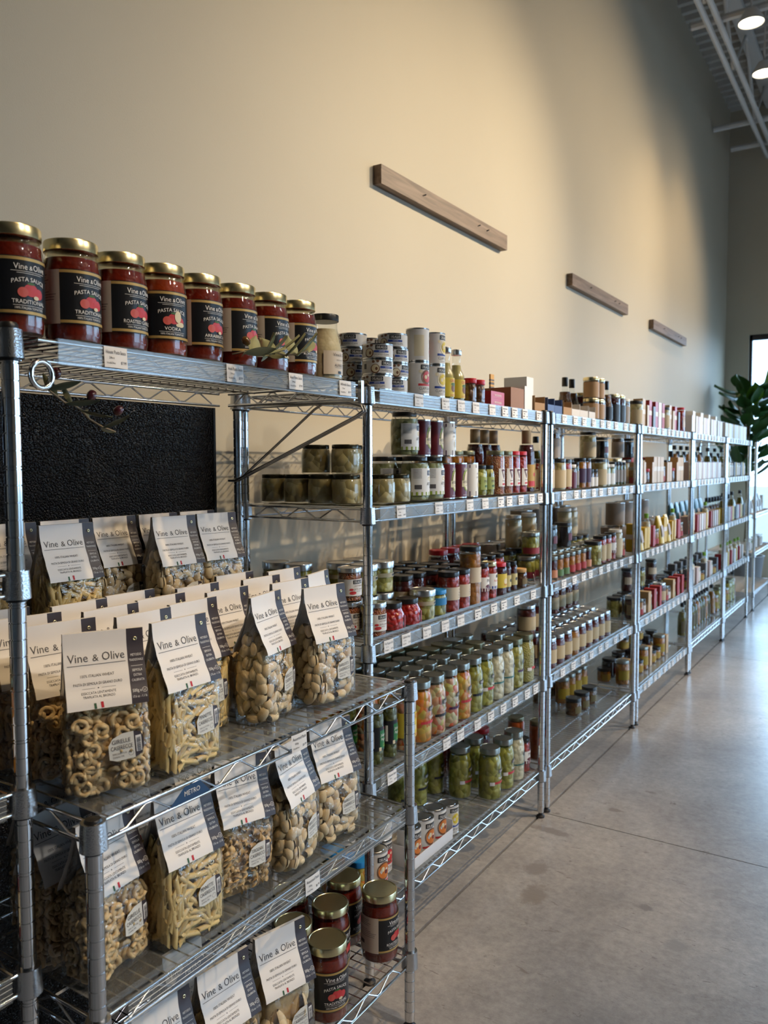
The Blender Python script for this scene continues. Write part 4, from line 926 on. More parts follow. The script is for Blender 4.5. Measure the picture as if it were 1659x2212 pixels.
def vjar(lidm, fm, r=0.0335, h=0.150):
    return jar_spec('pepper_jar', straight(r, h, 0.014, 0.88), (r*0.93, h-0.011, h+0.003, lidm), fm, h-0.016, (-R(38), R(52), 0.030, 0.092, WHT_LABEL, r), [('V', 0.042, 0.001, 0.056, P_MAR, 0.022), ('PEPPERS', 0.0065, 0.004, 0.047, P_MAR, 0.024), ('#disc', 0.004, 0.002, 0.038, P_RED, 0.010), ('#rect', 0.0065, 0.004, 0.086, P_MAR, 0.03)], seg=20)
K['v_gold'] = vjar(GLID, F_CHILI); K['v_red'] = vjar(RLID, F_REDP, 0.031, 0.150)
K['v_big'] = vjar(GLID, F_AMB, 0.040, 0.150)
K['green_small'] = jar_spec('olive_jar', straight(0.0265, 0.100, 0.014, 0.82), (0.0225, 0.091, 0.103, BLID), F_OLIVE, 0.090, (-R(48), R(48), 0.022, 0.064, mat('leaf_label', (0.30, 0.36, 0.10), 0.5), 0.0265), [('Mt.', 0.013, 0, 0.046, INK, 0.018), ('#disc', 0.004, 0, 0.034, P_GRN, 0.008)], seg=18)
K['wine_bottle'] = jar_spec('sauce_bottle', [(0.030, 0), (0.0315, 0.004), (0.0315, 0.150), (0.028, 0.168), (0.018, 0.178), (0.0165, 0.185), (0.0165, 0.205)], (0.0178, 0.183, 0.232, CORK), F_DARK, 0.178, (-R(70), R(70), 0.020, 0.105, mat('ochre_label', (0.46, 0.30, 0.08), 0.5), 0.0315), [('#rect', 0.020, 0, 0.034, P_RED, 0.05), ('#disc', 0.007, 0.004, 0.068, P_RED, 0.007)], seg=20)
K['hot_garlic'] = jar_spec('pepper_jar', straight(0.0330, 0.088, 0.010, 0.92), (0.0330, 0.079, 0.092, SILVER), F_CHILI, 0.078, (-R(110), R(75), 0.017, 0.062, WHT_LABEL, 0.0330), [('DELALLO', 0.0090, 0.004, 0.0515, WINK, 0.025), ('#rect', 0.0105, 0.004, 0.0545, P_BLK, 0.031), ('HOT PEPPER', 0.0062, 0.006, 0.0420, P_BRN, 0.028), ('garlic sauce', 0.0078, 0.006, 0.0335, P_BRN, 0.030), ('#disc', 0.0045, -0.012, 0.0255, P_RED, 0.010), ('#disc', 0.003, -0.016, 0.0345, P_RED, 0.006), ('hot & spicy', 0.004, 0.006, 0.0285, INK, 0.016)], seg=22)
K['silver_pale'] = jar_spec('pepper_jar', straight(0.0385, 0.084, 0.008, 0.96), (0.0400, 0.072, 0.091, SILVER), F_PALE, 0.073, (-R(160), R(160), 0.046, 0.058, mat('band_label', (0.42, 0.38, 0.26), 0.5), 0.0385), [('#disc', 0.0035, 0.012, 0.052, P_BLK, 0.008)], seg=24)
K['pepper_drops'] = jar_spec('pepper_jar', [(0.036, 0), (0.041, 0.004), (0.0425, 0.012), (0.0425, 0.036), (0.040, 0.046), (0.033, 0.060), (0.0315, 0.066)], (0.0335, 0.062, 0.077, BLID), F_DROPS, 0.062, (R(8), R(62), 0.008, 0.042, mat('rose_label', (0.34, 0.03, 0.05), 0.4), 0.0425), [('DELALLO', 0.006, 0.026, 0.033, WINK, 0.020), ('Sweet & Tangy', 0.0055, 0.026, 0.022, WINK, 0.026), ('PEPPER', 0.0045, 0.026, 0.014, WINK, 0.02)], seg=16)
K['blue_squat'] = jar_spec('caper_jar', straight(0.034, 0.076, 0.014, 0.86), (0.0335, 0.066, 0.079, ULID), F_OLIVE, 0.064, (-R(120), R(120), 0.034, 0.056, BLU_LABEL, 0.034), seg=20)
def tallred(fm=F_REDP, lm=BEI_LABEL, lid=BLID): return jar_spec('roasted_pepper_jar', straight(0.0345, 0.122, 0.012, 0.90), (0.0335, 0.113, 0.127, lid), fm, 0.110, (-R(95), R(95), 0.040, 0.080, TAN_LABEL, 0.0345), [('Vignali', 0.006, 0.022, 0.071, INK, 0.016), ('Sweet', 0.0075, 0.022, 0.060, INK, 0.016), ('Peppers', 0.0075, 0.022, 0.052, INK, 0.020), ('#rect', 0.001, 0.022, 0.047, INK, 0.022)], seg=22)
K['tall_red'] = tallred(); K['tall_dark'] = tallred(F_DARK)
K['tall_orange'] = jar_spec('pepper_jar', straight(0.0365, 0.188, 0.014, 0.90), (0.0350, 0.177, 0.193, BLID), F_AMB, 0.168, (-R(60), R(95), 0.075, 0.125, TAN_LABEL, 0.0365), [('#disc', 0.006, 0.024, 0.104, P_BLK, 0.005), ('Vignali', 0.006, 0.024, 0.114, INK, 0.018), ('#rect', 0.001, 0.024, 0.092, INK, 0.024)], seg=22)
def lab_jar(name, r, h, lidm, fm, lm, tx=(), z0=0.28, z1=0.68, a=80, neck=0.86, seg=18): return jar_spec(name, straight(r, h, 0.012, neck), (r*(neck+0.04), h-0.010, h+0.004, lidm), fm, h-0.014, (-R(a), R(a), h*z0, h*z1, lm, r), tx, seg=seg)
K['white_red'] = lab_jar('pepper_jar', 0.0305, 0.125, BLID, F_REDP, WHT_LABEL, [('Mt.', 0.016, 0.012, 0.066, INK, 0.02), ('#disc', 0.006, 0.008, 0.052, P_MAR, 0.012), ('#rect', 0.012, 0.0, 0.040, P_MAR, 0.07)], 0.28, 0.66)
K['white_navy'] = lab_jar('pepper_jar', 0.0285, 0.122, GOLD, F_REDP, WHT_LABEL, [('Rustica', 0.010, 0.008, 0.060, P_RED, 0.026), ('#rect', 0.009, 0.0, 0.040, P_ROY, 0.07), ('#rect', 0.010, 0.012, 0.078, P_BLK, 0.016)], 0.28, 0.72)
K['yellow_red'] = lab_jar('pepper_jar', 0.0320, 0.112, RLID, F_DARK, YEL_LABEL, [('#disc', 0.010, 0.008, 0.052, P_CRM, 0.010), ('Melba', 0.007, 0.008, 0.038, P_RED, 0.02)], 0.26, 0.70)
K['slim_red'] = lab_jar('chili_jar', 0.0215, 0.105, BLID, F_DARK, mat('straw_label', (0.55, 0.48, 0.22), 0.5), [('#disc', 0.006, 0.004, 0.046, P_BLK, 0.006)], 0.22, 0.62, 60, 0.8)
K['herb_jar'] = lab_jar('pesto_jar', 0.0290, 0.070, mat('kraft_lid', (0.50, 0.30, 0.12), 0.6), F_BROWN, mat('kraft_label', (0.16, 0.12, 0.05), 0.6), (), 0.25, 0.55, 30)
def quart(fm, lidm, tx=(), lm=None, a=(-20, 60), z=(0.055, 0.110), r=0.0415, h=0.176, name='pickle_jar'):
    pr = [(r*0.90, 0), (r*0.97, 0.004), (r, 0.012), (r, h*0.68), (r*0.97, h*0.76), (r*0.88, h*0.84), (r*0.82, h*0.885), (r*0.80, h)]
    return jar_spec(name, pr, (r*0.87, h*0.915, h+0.005, lidm), fm, h*0.87, (R(a[0]), R(a[1]), z[0], z[1], lm, r) if lm else None, tx, seg=22)
DL = mat('dark_silver_lid', (0.30, 0.31, 0.28), 0.3, 0.9)
CLEARL = clear('clear_label', (0.95, 0.95, 0.94), 0.03, 0.3, 0.2)
def qtx(c, wd): return [('DELALLO', 0.0105, 0.022, 0.098, WINK, 0.028), ('#rect', 0.0130, 0.022, 0.102, P_BLK, 0.034), (wd, 0.0120, 0.022, 0.074, WINK, 0.038), ('#rect', 0.0080, 0.010, 0.062, c, 0.066)]
K['q_giard_red'] = quart(F_GIARD, DL, qtx(P_RED, 'Giardiniera'), CLEARL); K['q_giard_black'] = quart(F_GIARD, DL, qtx(P_BLK, 'Giardiniera'), CLEARL); K['q_giard_purple'] = quart(F_GIARD, DL, qtx(P_PUR, 'Giardiniera'), CLEARL)
K['q_carrot'] = quart(F_CARROT, DL, qtx(P_RED, 'Giardiniera'), CLEARL); K['q_green'] = quart(F_OLIVE, DL, qtx(P_BLK, 'Pepperoncini'), CLEARL); K['q_green_red'] = quart(F_OLIVE, DL, qtx(P_RED, 'Peppers')+[('#rect', 0.012, -0.022, 0.060, PAPER, 0.018)], CLEARL)
K['q_white'] = quart(F_WHITE, DL, [('DELALLO', 0.010, 0.030, 0.094, WINK, 0.026), ('#rect', 0.0130, 0.030, 0.098, P_BLK, 0.033), ('#rect', 0.0050, 0.0, 0.062, P_TEAL, 0.12)], CLEARL); K['q_pale'] = quart(F_PALE, GLID, [('DELALLO', 0.010, 0.030, 0.094, WINK, 0.026), ('#rect', 0.0130, 0.030, 0.098, P_BLK, 0.033), ('#rect', 0.0070, 0.020, 0.066, P_PUR, 0.07)], CLEARL)
K['q_kraut'] = quart(F_KRAUT, GLID, [('#rect', 0.012, -0.008, 0.052, PAPER, 0.020), ('#rect', 0.008, 0.024, 0.056, P_RED, 0.044), ('#rect', 0.013, 0.048, 0.092, P_BLK, 0.03)], CLEARL, (-40, 85), (0.045, 0.110), 0.0440, 0.176)
K['q_dark'] = quart(F_DARK, RLID, r=0.040, h=0.15)
K['jalapeno'] = jar_spec('jalapeno_jar', straight(0.0265, 0.155, 0.016, 0.86), (0.0250, 0.145, 0.160, SILVER), F_JAL, 0.140, (-R(100), R(100), 0.042, 0.108, BLK_LABEL, 0.0265), [('#rect', 0.050, 0.012, 0.073, GRN_LABEL, 0.034), ('Jalapeno', 0.0105, 0.012, 0.082, WINK, 0.030), ('Peppers', 0.0105, 0.012, 0.070, WINK, 0.026), ('#disc', 0.005, 0.016, 0.056, P_LIME, 0.010), ('Santa', 0.007, 0.016, 0.101, P_RED, 0.014), ('#rect', 0.010, -0.004, 0.047, P_CRM, 0.008), ('#rect', 0.045, -0.026, 0.073, PAPER, 0.007)], seg=20)
K['cento_giard'] = jar_spec('pickle_jar', straight(0.0365, 0.165, 0.016, 0.86), (0.0340, 0.155, 0.169, SILVER), F_GIARD, 0.150, (-R(85), R(85), 0.040, 0.112, YEL_LABEL, 0.0365), [('CENTO', 0.0170, 0.012, 0.094, P_RED, 0.044), ('#disc', 0.014, -0.004, 0.072, P_GRN, 0.016), ('#disc', 0.008, 0.010, 0.068, P_CRM, 0.009, 0.0004), ('#disc', 0.005, -0.004, 0.062, P_RED, 0.006, 0.0004), ('GIARDINIERA', 0.0090, 0.008, 0.044, P_RED, 0.050)], seg=22)
K['jam'] = lab_jar('sauce_jar', 0.0395, 0.120, SILVER, F_JAM, BEI_LABEL, [('#rect', 0.0012, 0.020, 0.070, INK, 0.03), ('#rect', 0.0012, 0.020, 0.055, INK, 0.03)], 0.20, 0.66, 120, 0.88, 20); K['jam_orange'] = lab_jar('sauce_jar', 0.0395, 0.120, SILVER, F_AMB, BEI_LABEL, (), 0.20, 0.66, 120, 0.88, 20)
K['mustard'] = lab_jar('mustard_jar', 0.037, 0.080, BLID, F_BROWN, mat('olive_label', (0.14, 0.11, 0.04), 0.5), (), 0.2, 0.6, 60, 0.94); K['yellow_tall'] = lab_jar('relish_jar', 0.036, 0.125, DL, F_AMB, mat('mustard_label', (0.34, 0.24, 0.02), 0.5), (), 0.22, 0.62, 100, 0.92)
K['orange_jar'] = lab_jar('pepper_jar', 0.036, 0.150, GLID, food('orange_filling', [(0.40, 0.07, 0.01), (0.48, 0.10, 0.012)], 60), mat('dusty_label', (0.40, 0.28, 0.22), 0.5), [('V', 0.030, 0.004, 0.060, P_MAR, 0.018)], 0.25, 0.66, 60)
K['cream_green'] = lab_jar('antipasto_jar', 0.040, 0.125, BLID, F_ARTI, BEI_LABEL, (), 0.08, 0.66, 100, 0.9); K['cream_red'] = lab_jar('antipasto_jar', 0.032, 0.122, BLID, F_REDP, BEI_LABEL, (), 0.1, 0.7, 100, 0.9)
K['maroon_jar'] = lab_jar('tapenade_jar', 0.027, 0.100, WLID, F_BROWN, MAR_LABEL, (), 0.05, 0.72, 120); K['purple_orange'] = lab_jar('relish_jar', 0.028, 0.128, BLID, F_AMB, mat('violet_label', (0.05, 0.02, 0.06), 0.5), (), 0.2, 0.68, 120)
K['small_cream'] = lab_jar('tapenade_jar', 0.022, 0.078, BLID, F_BROWN, WHT_LABEL, (), 0.08, 0.6, 110); K['cream_white'] = lab_jar('spread_jar', 0.031, 0.100, WLID, F_ARTW, WHT_LABEL, (), 0.1, 0.62, 110)
K['slim_dark'] = lab_jar('spice_bottle', 0.018, 0.110, BLID, F_JAL, mat('grey_label', (0.25, 0.23, 0.22), 0.5), (), 0.15, 0.7, 110)
K['preserve_dark'] = lab_jar('preserve_jar', 0.0245, 0.085, DL, F_DARK, mat('peach_label', (0.50, 0.22, 0.12), 0.5), (), 0.05, 0.42, 120, 0.94); K['preserve_amber'] = lab_jar('preserve_jar', 0.0245, 0.085, DL, F_AMB, mat('mint_label', (0.10, 0.20, 0.08), 0.5), (), 0.05, 0.36, 120, 0.94); K['preserve_red'] = lab_jar('preserve_jar', 0.0245, 0.085, DL, F_AMB, mat('brick_label', (0.36, 0.04, 0.04), 0.5), (), 0.05, 0.40, 120, 0.94)
K['stack_green'] = lab_jar('relish_jar', 0.037, 0.088, DL, F_OLIVE, mat('wine_label', (0.26, 0.03, 0.04), 0.5), (), 0.08, 0.36, 120, 0.95); K['olive_black'] = lab_jar('olive_jar', 0.040, 0.105, BLID, F_BLACK, P_MAR, (), 0.3, 0.6, 30, 0.9)
K['mayo'] = lab_jar('mayonnaise_jar', 0.0355, 0.135, WLID, food('mayonnaise', [(0.48, 0.40, 0.22), (0.50, 0.42, 0.24)], 40, 0.4, 0), mat('mayo_label', (0.56, 0.47, 0.30), 0.5), [('#rect', 0.010, 0.018, 0.060, P_RED2, 0.03)], 0.1, 0.7, 120, 0.85)
K['big_tin'] = can_spec(0.052, 0.125, mat('kraft_tin_label', (0.28, 0.23, 0.19), 0.5), [('#disc', 0.018, 0.03, 0.06, P_RED, 0.016)]); K['drum_jar'] = lab_jar('relish_jar', 0.041, 0.105, BLID, F_PALE, mat('soft_label', (0.20, 0.16, 0.04), 0.5), (), 0.3, 0.6, 40, 0.92)
K['dark_bottle'] = jar_spec('sauce_bottle', [(0.030, 0), (0.0325, 0.005), (0.0325, 0.070), (0.026, 0.105), (0.013, 0.130), (0.012, 0.178)], (0.0135, 0.150, 0.190, BLID), F_BROWN, 0.125, (-R(90), R(90), 0.010, 0.068, P_BLK, 0.0325), seg=18)
K['oil_bottle'] = jar_spec('oil_bottle', [(0.028, 0), (0.030, 0.005), (0.030, 0.130), (0.022, 0.160), (0.012, 0.175), (0.0115, 0.215)], (0.0135, 0.200, 0.228, BLID), food('olive_oil', [(0.10, 0.09, 0.008), (0.13, 0.11, 0.01)], 30, 0.15, 0), 0.165, (-R(80), R(80), 0.025, 0.105, mat('oil_label', (0.10, 0.09, 0.05), 0.5), 0.030), seg=18)
K['amber_bottle'] = jar_spec('oil_bottle', [(0.028, 0), (0.030, 0.005), (0.030, 0.140), (0.022, 0.165), (0.012, 0.180), (0.0115, 0.215)], (0.0135, 0.200, 0.228, BLID), F_AMB, 0.172, seg=18)
K['white_bottle'] = jar_spec('glaze_bottle', [(0.020, 0), (0.0225, 0.004), (0.0225, 0.120), (0.016, 0.142), (0.010, 0.152), (0.010, 0.170)], (0.012, 0.160, 0.185, mat('lime_cap', (0.20, 0.42, 0.04), 0.4)), F_WHITE, 0.140, (-R(150), R(150), 0.015, 0.115, WHT_LABEL, 0.0225), seg=16)
K['honey'] = lab_jar('honey_jar', 0.036, 0.070, BLID, F_AMB, mat('gold_label', (0.40, 0.26, 0.04), 0.5), (), 0.15, 0.65, 90, 0.95); K['pale_jar'] = lab_jar('spread_jar', 0.030, 0.105, WLID, F_WHITE, WHT_LABEL, (), 0.1, 0.75, 140, 0.9)
K['grey_jar'] = lab_jar('spread_jar', 0.034, 0.120, WLID, F_BROWN, mat('stone_label', (0.30, 0.25, 0.21), 0.5), (), 0.03, 0.72, 140, 0.95); K['black_jar'] = lab_jar('cherry_jar', 0.040, 0.130, GOLD, F_DARK, P_BLK, (), 0.05, 0.66, 100, 0.88)
K['tan_box_jar'] = lab_jar('spread_jar', 0.036, 0.090, GOLD, F_BROWN, mat('caramel_label', (0.36, 0.21, 0.09), 0.5), (), 0.05, 0.8, 140, 0.95)
def box_spec(w, d, h, m, bands=(), name='carton', open_top=False, inner=None):
    """w along local x (front width), d deep, h high; front faces -y"""
    mb = MB()
    if not open_top: mb.box(-w/2, w/2, -d/2, d/2, 0, h)
    else:
        t = 0.0015
        mb.box(-w/2, w/2, -d/2, d/2, 0, t); mb.box(-w/2, -w/2+t, -d/2, d/2, t, h); mb.box(w/2-t, w/2, -d/2, d/2, t, h); mb.box(-w/2+t, w/2-t, d/2-t, d/2, t, h)
        mb.box(-w/2+t, w/2-t, -d/2, -d/2+t, t, h*0.55)
    kids = []
    for z0, z1, bm in bands: kids.append(('band', MB().box(-w/2-0.0004, w/2+0.0004, -d/2-0.0004, d/2+0.0004, z0*h, z1*h).build('band', bm), []))
    return (name, mb.build('box', m), kids)
KRAFT = mat('kraft_board', (0.34, 0.20, 0.09), 0.7); WBOARD = mat('white_board', (0.70, 0.71, 0.73), 0.55)
def lettered(sp, texts):
    for body, sz, cx_, cz_, mm, wd, yy_ in texts:
        t = MB(); put_text(t, body, sz, cx_, cz_, lambda x, z: (x, yy_-0.0012, z), width=wd); sp[2].append(('lettering', t.build('lettering', mm), []))
    return sp
K['red_box'] = lettered(box_spec(0.115, 0.065, 0.024, RED_LABEL), [('ANCHOVIES', 0.010, 0.0, 0.008, WINK, 0.060, -0.0325)]); K['red_box_tall'] = box_spec(0.11, 0.065, 0.034, RED_LABEL, [(0.0, 0.35, WBOARD)])
K['brown_display'] = box_spec(0.115, 0.12, 0.072, mat('russet_board', (0.26, 0.12, 0.05), 0.6)); K['white_box'] = box_spec(0.07, 0.10, 0.085, WBOARD, [(0, 0.001, KRAFT)]); K['orange_box'] = box_spec(0.055, 0.10, 0.07, mat('orange_board', (0.42, 0.12, 0.03), 0.6))
K['back_card'] = box_spec(0.030, 0.006, 0.135, mat('amber_board', (0.50, 0.28, 0.06), 0.6), [(0.72, 0.78, INK), (0.82, 0.86, INK), (0.62, 0.66, INK)])
K['blue_tray'] = box_spec(0.075, 0.13, 0.058, mat('blue_board', (0.05, 0.09, 0.24), 0.55), (), 'tray', True); K['kraft_tray'] = box_spec(0.085, 0.14, 0.056, KRAFT, (), 'tray', True); K['white_tray'] = box_spec(0.095, 0.14, 0.052, mat('pale_tray_board', (0.58, 0.54, 0.50), 0.6), (), 'tray', True)
K['can_tray'] = box_spec(0.240, 0.16, 0.062, mat('bright_tray_board', (0.66, 0.66, 0.68), 0.55), (), 'tray', True)
for nm, c in (('white', (0.66, 0.68, 0.70)), ('yellow', (0.55, 0.36, 0.02)), ('red', (0.34, 0.02, 0.025)), ('tan', (0.48, 0.32, 0.15)), ('slate', (0.12, 0.13, 0.15)), ('pink', (0.55, 0.42, 0.40))):
    K['pack_'+nm] = box_spec(0.062, 0.05, 0.145, mat('pack_'+nm, c, 0.45), [(0.45, 0.62, mat('pack_band', (0.62, 0.58, 0.52), 0.5))], 'packet')
    K['slab_'+nm] = box_spec(0.045, 0.06, 0.115, MATS['pack_'+nm], (), 'packet')
def pouch(m, w=0.10, h=0.20):
    mb = MB(); mb.grid(lambda u, v: (lambda a, q: (w/2*math.copysign(abs(math.cos(a))**0.6, math.cos(a))*(1-0.05*v), q*math.copysign(abs(math.sin(a))**0.8, math.sin(a)), h*v))(2*math.pi*u, 0.034*(1-v)**0.6+0.002), 24, 8, True)
    return ('pouch', mb.build('pouch', m, 180), [('panel', MB().grid(lambda u, v: ((u-0.5)*w*0.6, -0.036*(1-(0.25+0.4*v))**0.6-0.004, h*(0.25+0.4*v)), 2, 4).build('panel', mat('pouch_panel', (0.30, 0.20, 0.12), 0.5)), [])])
K['teal_pouch'] = pouch(mat('teal_foil', (0.02, 0.09, 0.13), 0.3)); K['white_pouch'] = pouch(mat('white_foil', (0.62, 0.66, 0.68), 0.3), 0.09, 0.17); K['yellow_pouch'] = pouch(mat('yellow_foil', (0.58, 0.40, 0.03), 0.35), 0.075, 0.16)

# ------------------------------------------------------------------ stocking the shelves
ORD = ['first', 'second', 'third', 'fourth', 'fifth', 'sixth', 'seventh', 'eighth', 'ninth', 'tenth', 'eleventh', 'twelfth', 'thirteenth', 'fourteenth', 'fifteenth', 'sixteenth', 'seventeenth', 'eighteenth', 'nineteenth', 'twentieth']
SHN = ['top', 'second', 'third', 'fourth', 'bottom']
RKN = {1: 'nearest wall rack', 2: 'second wall rack', 3: 'third wall rack', 4: 'fourth wall rack', 5: 'fifth wall rack', 6: 'farthest wall rack'}
FAR = {1: 'beside the pasta', 2: 'second along the wall'}
USED = {}
def put(kind, x, y, z, rot, label, cat, group=None):
    return spawn(K[kind], (x, y, z), R(rot), label, cat, group)
CATS = {'sauce_jar': 'jar', 'clam_can': 'can'}
def cat_of(kind):
    n = K[kind][0]
    for w in ('jar', 'can', 'bottle', 'tray', 'carton', 'packet', 'pouch', 'tin'):
        if w in n: return {'carton': 'box', 'tray': 'box', 'tin': 'can'}.get(w, w)
    return 'jar'
ROWN = ['front', 'second', 'third', 'fourth', 'fifth']
def line(kinds, desc, rk, sh, X, ys, row=0, dz=0.0, rot=90, jit=6, stacked=None):
    """one item for each y: kinds and desc may be lists; labels count along the row from the near post"""
    z = ZS[sh]+0.0045+dz; rg = random.Random(rk*97+sh*13+row*5+int(dz*1000))
    for i, y in enumerate(ys):
        k = kinds[i % len(kinds)] if isinstance(kinds, (list, tuple)) else kinds
        d = desc[i % len(desc)] if isinstance(desc, (list, tuple)) else desc
        place = stacked if stacked else ROWN[row]+' row'
        key = (rk, sh, place); USED[key] = USED.get(key, 0)+1
        nth = USED[key]; o = ORD[nth-1] if nth <= 20 else '%dth' % nth
        lab = '%s, %s in %s, %s shelf, %s' % (d, o, place, SHN[sh], RKN[rk])
        put(k, X, y, z, rot+rg.uniform(-jit, jit), lab, cat_of(k), 'stock on the %s shelf of the %s' % (SHN[sh], RKN[rk]))
def seq(y0, dy, n): return [y0+dy*i for i in range(n)]

# sauces on the bridging shelf
ZH = 1.562+0.0045
for k, y, r, lab in (('traditional', 0.737, 88, 'traditional pasta sauce jar closest to the edge post, black label'), ('traditional', 0.841, 92, 'traditional pasta sauce jar second on the bridging shelf'), ('roasted', 0.938, 94, 'roasted garlic pasta sauce jar third on the bridging shelf'),
    ('vodka', 1.030, 74, 'vodka pasta sauce jar with orange sauce on the bridging shelf'), ('arrabbiata', 1.123, 90, 'arrabbiata pasta sauce jar just left of the olive sprig'), ('arrabbiata', 1.222, 97, 'pasta sauce jar right behind the olive sprig'), ('roasted', 1.322, 96, 'roasted garlic sauce jar seventh on the bridging shelf'), ('roasted', 1.420, 96, 'roasted garlic sauce jar eighth, next to the alfredo jar')):
    put('sauce_'+k, -1.152, y, ZH, r, lab, 'jar', 'pasta sauce jars on the bridging shelf')
put('sauce_traditional', -1.252, 0.795, ZH, 90, 'sauce jar whose gold lid just shows behind the first two', 'jar', 'pasta sauce jars on the bridging shelf')
put('alfredo', -1.152, 1.525, ZH, 92, 'cream alfredo sauce jar with black lid at the shelf end', 'jar', 'pasta sauce jars on the bridging shelf')
# sauces on the bottom tier of the pasta rack
for k, x, y, r, lab in (('roasted', -1.022, 1.552, 92, 'sauce jar closest to the low end post, bottom tier of the pasta rack'), ('traditional', -1.005, 1.322, 62, 'sauce jar right beside the pasta shells, bottom tier'), ('traditional', -1.085, 1.440, 104, 'middle sauce jar behind the one by the shells, bottom tier'),
    ('roasted', -1.130, 1.555, 104, 'sauce jar in the shade behind the end one, bottom tier'), ('traditional', -1.105, 1.330, 90, 'sauce jar tucked behind the shells, bottom tier'), ('traditional', -1.195, 1.430, 90, 'sauce jar farthest back under the price tag, bottom tier')):
    put('sauce_'+k, x, y, Z3+0.0025, r, lab, 'jar', 'pasta sauce jars on the bottom tier')

# rack 1, top shelf
ZT = ZS[0]+0.0045
for si, (x, y, n, r0_, nm) in enumerate(((-1.205, 1.828, 3, 60, 'front stack'), (-1.310, 1.862, 4, 50, 'stack behind the alfredo jar'), (-1.218, 1.930, 4, 55, 'tall middle stack'), (-1.320, 1.965, 4, 80, 'stack behind the middle'), (-1.405, 2.04, 4, 80, 'rear stack'))):
    for i in range(n):
        put('clam_can', x+0.001*((i*7) % 3-1), y+0.0015*((i*5) % 3-1), ZT+0.0414*i, r0_+(37*i+11*si) % 60-25, 'flat white chopped clam can, %s from bottom, %s' % (ORD[i], nm), 'can', 'stacked clam cans')
for k, y in (('red', 2.022), ('white', 2.118)):
    for i in range(2): put('clam_sauce_'+k, -1.193, y, ZT+0.096*i, (150 if (k == 'red' and i) else 78+14*i), 'tall %s clam sauce can, %s of its pair' % (k, ('lower', 'upper')[i]), 'can', 'tall clam sauce cans')
line('clam_juice', ['slim juice bottle with yellow label'], 1, 0, -1.193, [2.192, 2.262], 0, 0, 92, 4)
line('anchovy_jar', 'small dark jar with red lid', 1, 0, -1.190, [2.345, 2.408], 0)
for i in range(2): put('red_box', -1.205, 2.525, ZT+0.0242*i, 92, 'red anchovy box, %s of the pair beside small jars' % ('lower', 'upper')[i], 'box', 'red anchovy boxes')
for i in range(3): put('red_box_tall', -1.325, 2.46, ZT+0.0343*i, 95, 'red and white box, %s from bottom in the rear stack' % ORD[i], 'box', 'red anchovy boxes')
put('brown_display', -1.225, 2.675, ZT, 90, 'brown printed display box with a white end, top shelf', 'box'); put('white_box', -1.215, 2.775, ZT, 90, 'white carton end beside the brown display box', 'box'); put('back_card', -1.298, 2.742, ZT, 90, 'tall narrow amber card with black bars, top shelf', 'box')
line(['kraft_tray', 'blue_tray'], ['open kraft tray', 'open blue tray'], 1, 0, -1.225, [2.865], 0)
# rack 2, top shelf
line(['blue_tray', 'blue_tray', 'kraft_tray', 'white_tray', 'white_tray', 'white_tray'], ['open blue tray', 'open blue tray', 'plain kraft tray', 'open pale tray', 'open pale tray', 'open pale tray'], 2, 0, -1.225, [2.985, 3.068, 3.158, 3.255, 3.357, 3.459], 0, 0, 90, 3)
put('orange_box', -1.345, 3.10, ZT, 90, 'orange and white box standing behind the trays', 'box'); put('white_box', -1.345, 3.10, ZT+0.0705, 90, 'white carton on the orange box behind the trays', 'box'); put('white_box', -1.40, 2.80, ZT, 88, 'white carton at the back by the rear post', 'box')
line(['tan_box_jar', 'tan_box_jar', 'slim_dark', 'dark_bottle', 'black_jar', 'black_jar', 'grey_jar'], ['tan labelled jar', 'tan labelled jar', 'slim dark bottle', 'dark bottle with long neck', 'black jar with gold lid', 'black jar with gold lid', 'grey jar with white lid'], 2, 0, -1.195, [3.56, 3.64, 3.715, 3.775, 3.865, 3.955, 4.05], 0)
line('tan_box_jar', 'tan jar set on another', 2, 0, -1.195, [3.56, 3.64], 0, 0.0945, stacked='upper layer')
line(['dark_bottle', 'dark_bottle', 'black_jar', 'cream_green', 'grey_jar', 'black_jar', 'cream_green'], ['dark long-necked bottle', 'dark long-necked bottle', 'gold-lidded dark jar', 'green antipasto jar', 'grey jar', 'gold-lidded dark jar', 'green antipasto jar'], 2, 0, -1.295, [3.50, 3.59, 3.70, 3.80, 3.90, 3.99, 4.08], 1)

# rack 1, second shelf
line('artichoke_squat', 'squat jar of artichokes in oil', 1, 1, -1.205, [1.842, 1.925], 0)
line('artichoke_squat', 'squat jar of artichokes in oil', 1, 1, -1.262, [1.762], 1); 
z = ZS[1]+0.0045
for i, x in enumerate((-1.345, -1.430, -1.515)): put('artichoke_squat', x, 1.763, z, 70, 'squat oil artichoke jar, %s behind the front along the rack end' % ORD[i], 'jar', 'squat artichoke jars')
for i, (x, y) in enumerate(((-1.375, 1.775), (-1.285, 1.790), (-1.33, 1.872))): put('artichoke_squat', x, y, z+0.0815, 60, 'squat oil artichoke jar on the upper layer, %s one' % ('left', 'right', 'rear')[i], 'jar', 'squat artichoke jars')
for i, (x, y) in enumerate(((-1.262, 1.852), (-1.345, 1.855), (-1.43, 1.86))): 
    if i: put('artichoke_squat', x, y, z, 60, 'squat oil artichoke jar in the second rank, %s one' % ('', 'nearer', 'deeper')[i], 'jar', 'squat artichoke jars')
line(['artichoke_tall', 'artichoke_tall', 'maroon_can', 'maroon_can', 'purple_can'], ['tall artichoke jar, white and lime label', 'tall artichoke jar, white and lime label', 'maroon artichoke can', 'maroon artichoke can', 'white and purple can'], 1, 1, -1.200, [2.018, 2.108, 2.192, 2.272, 2.352], 0, 0, 82, 5)
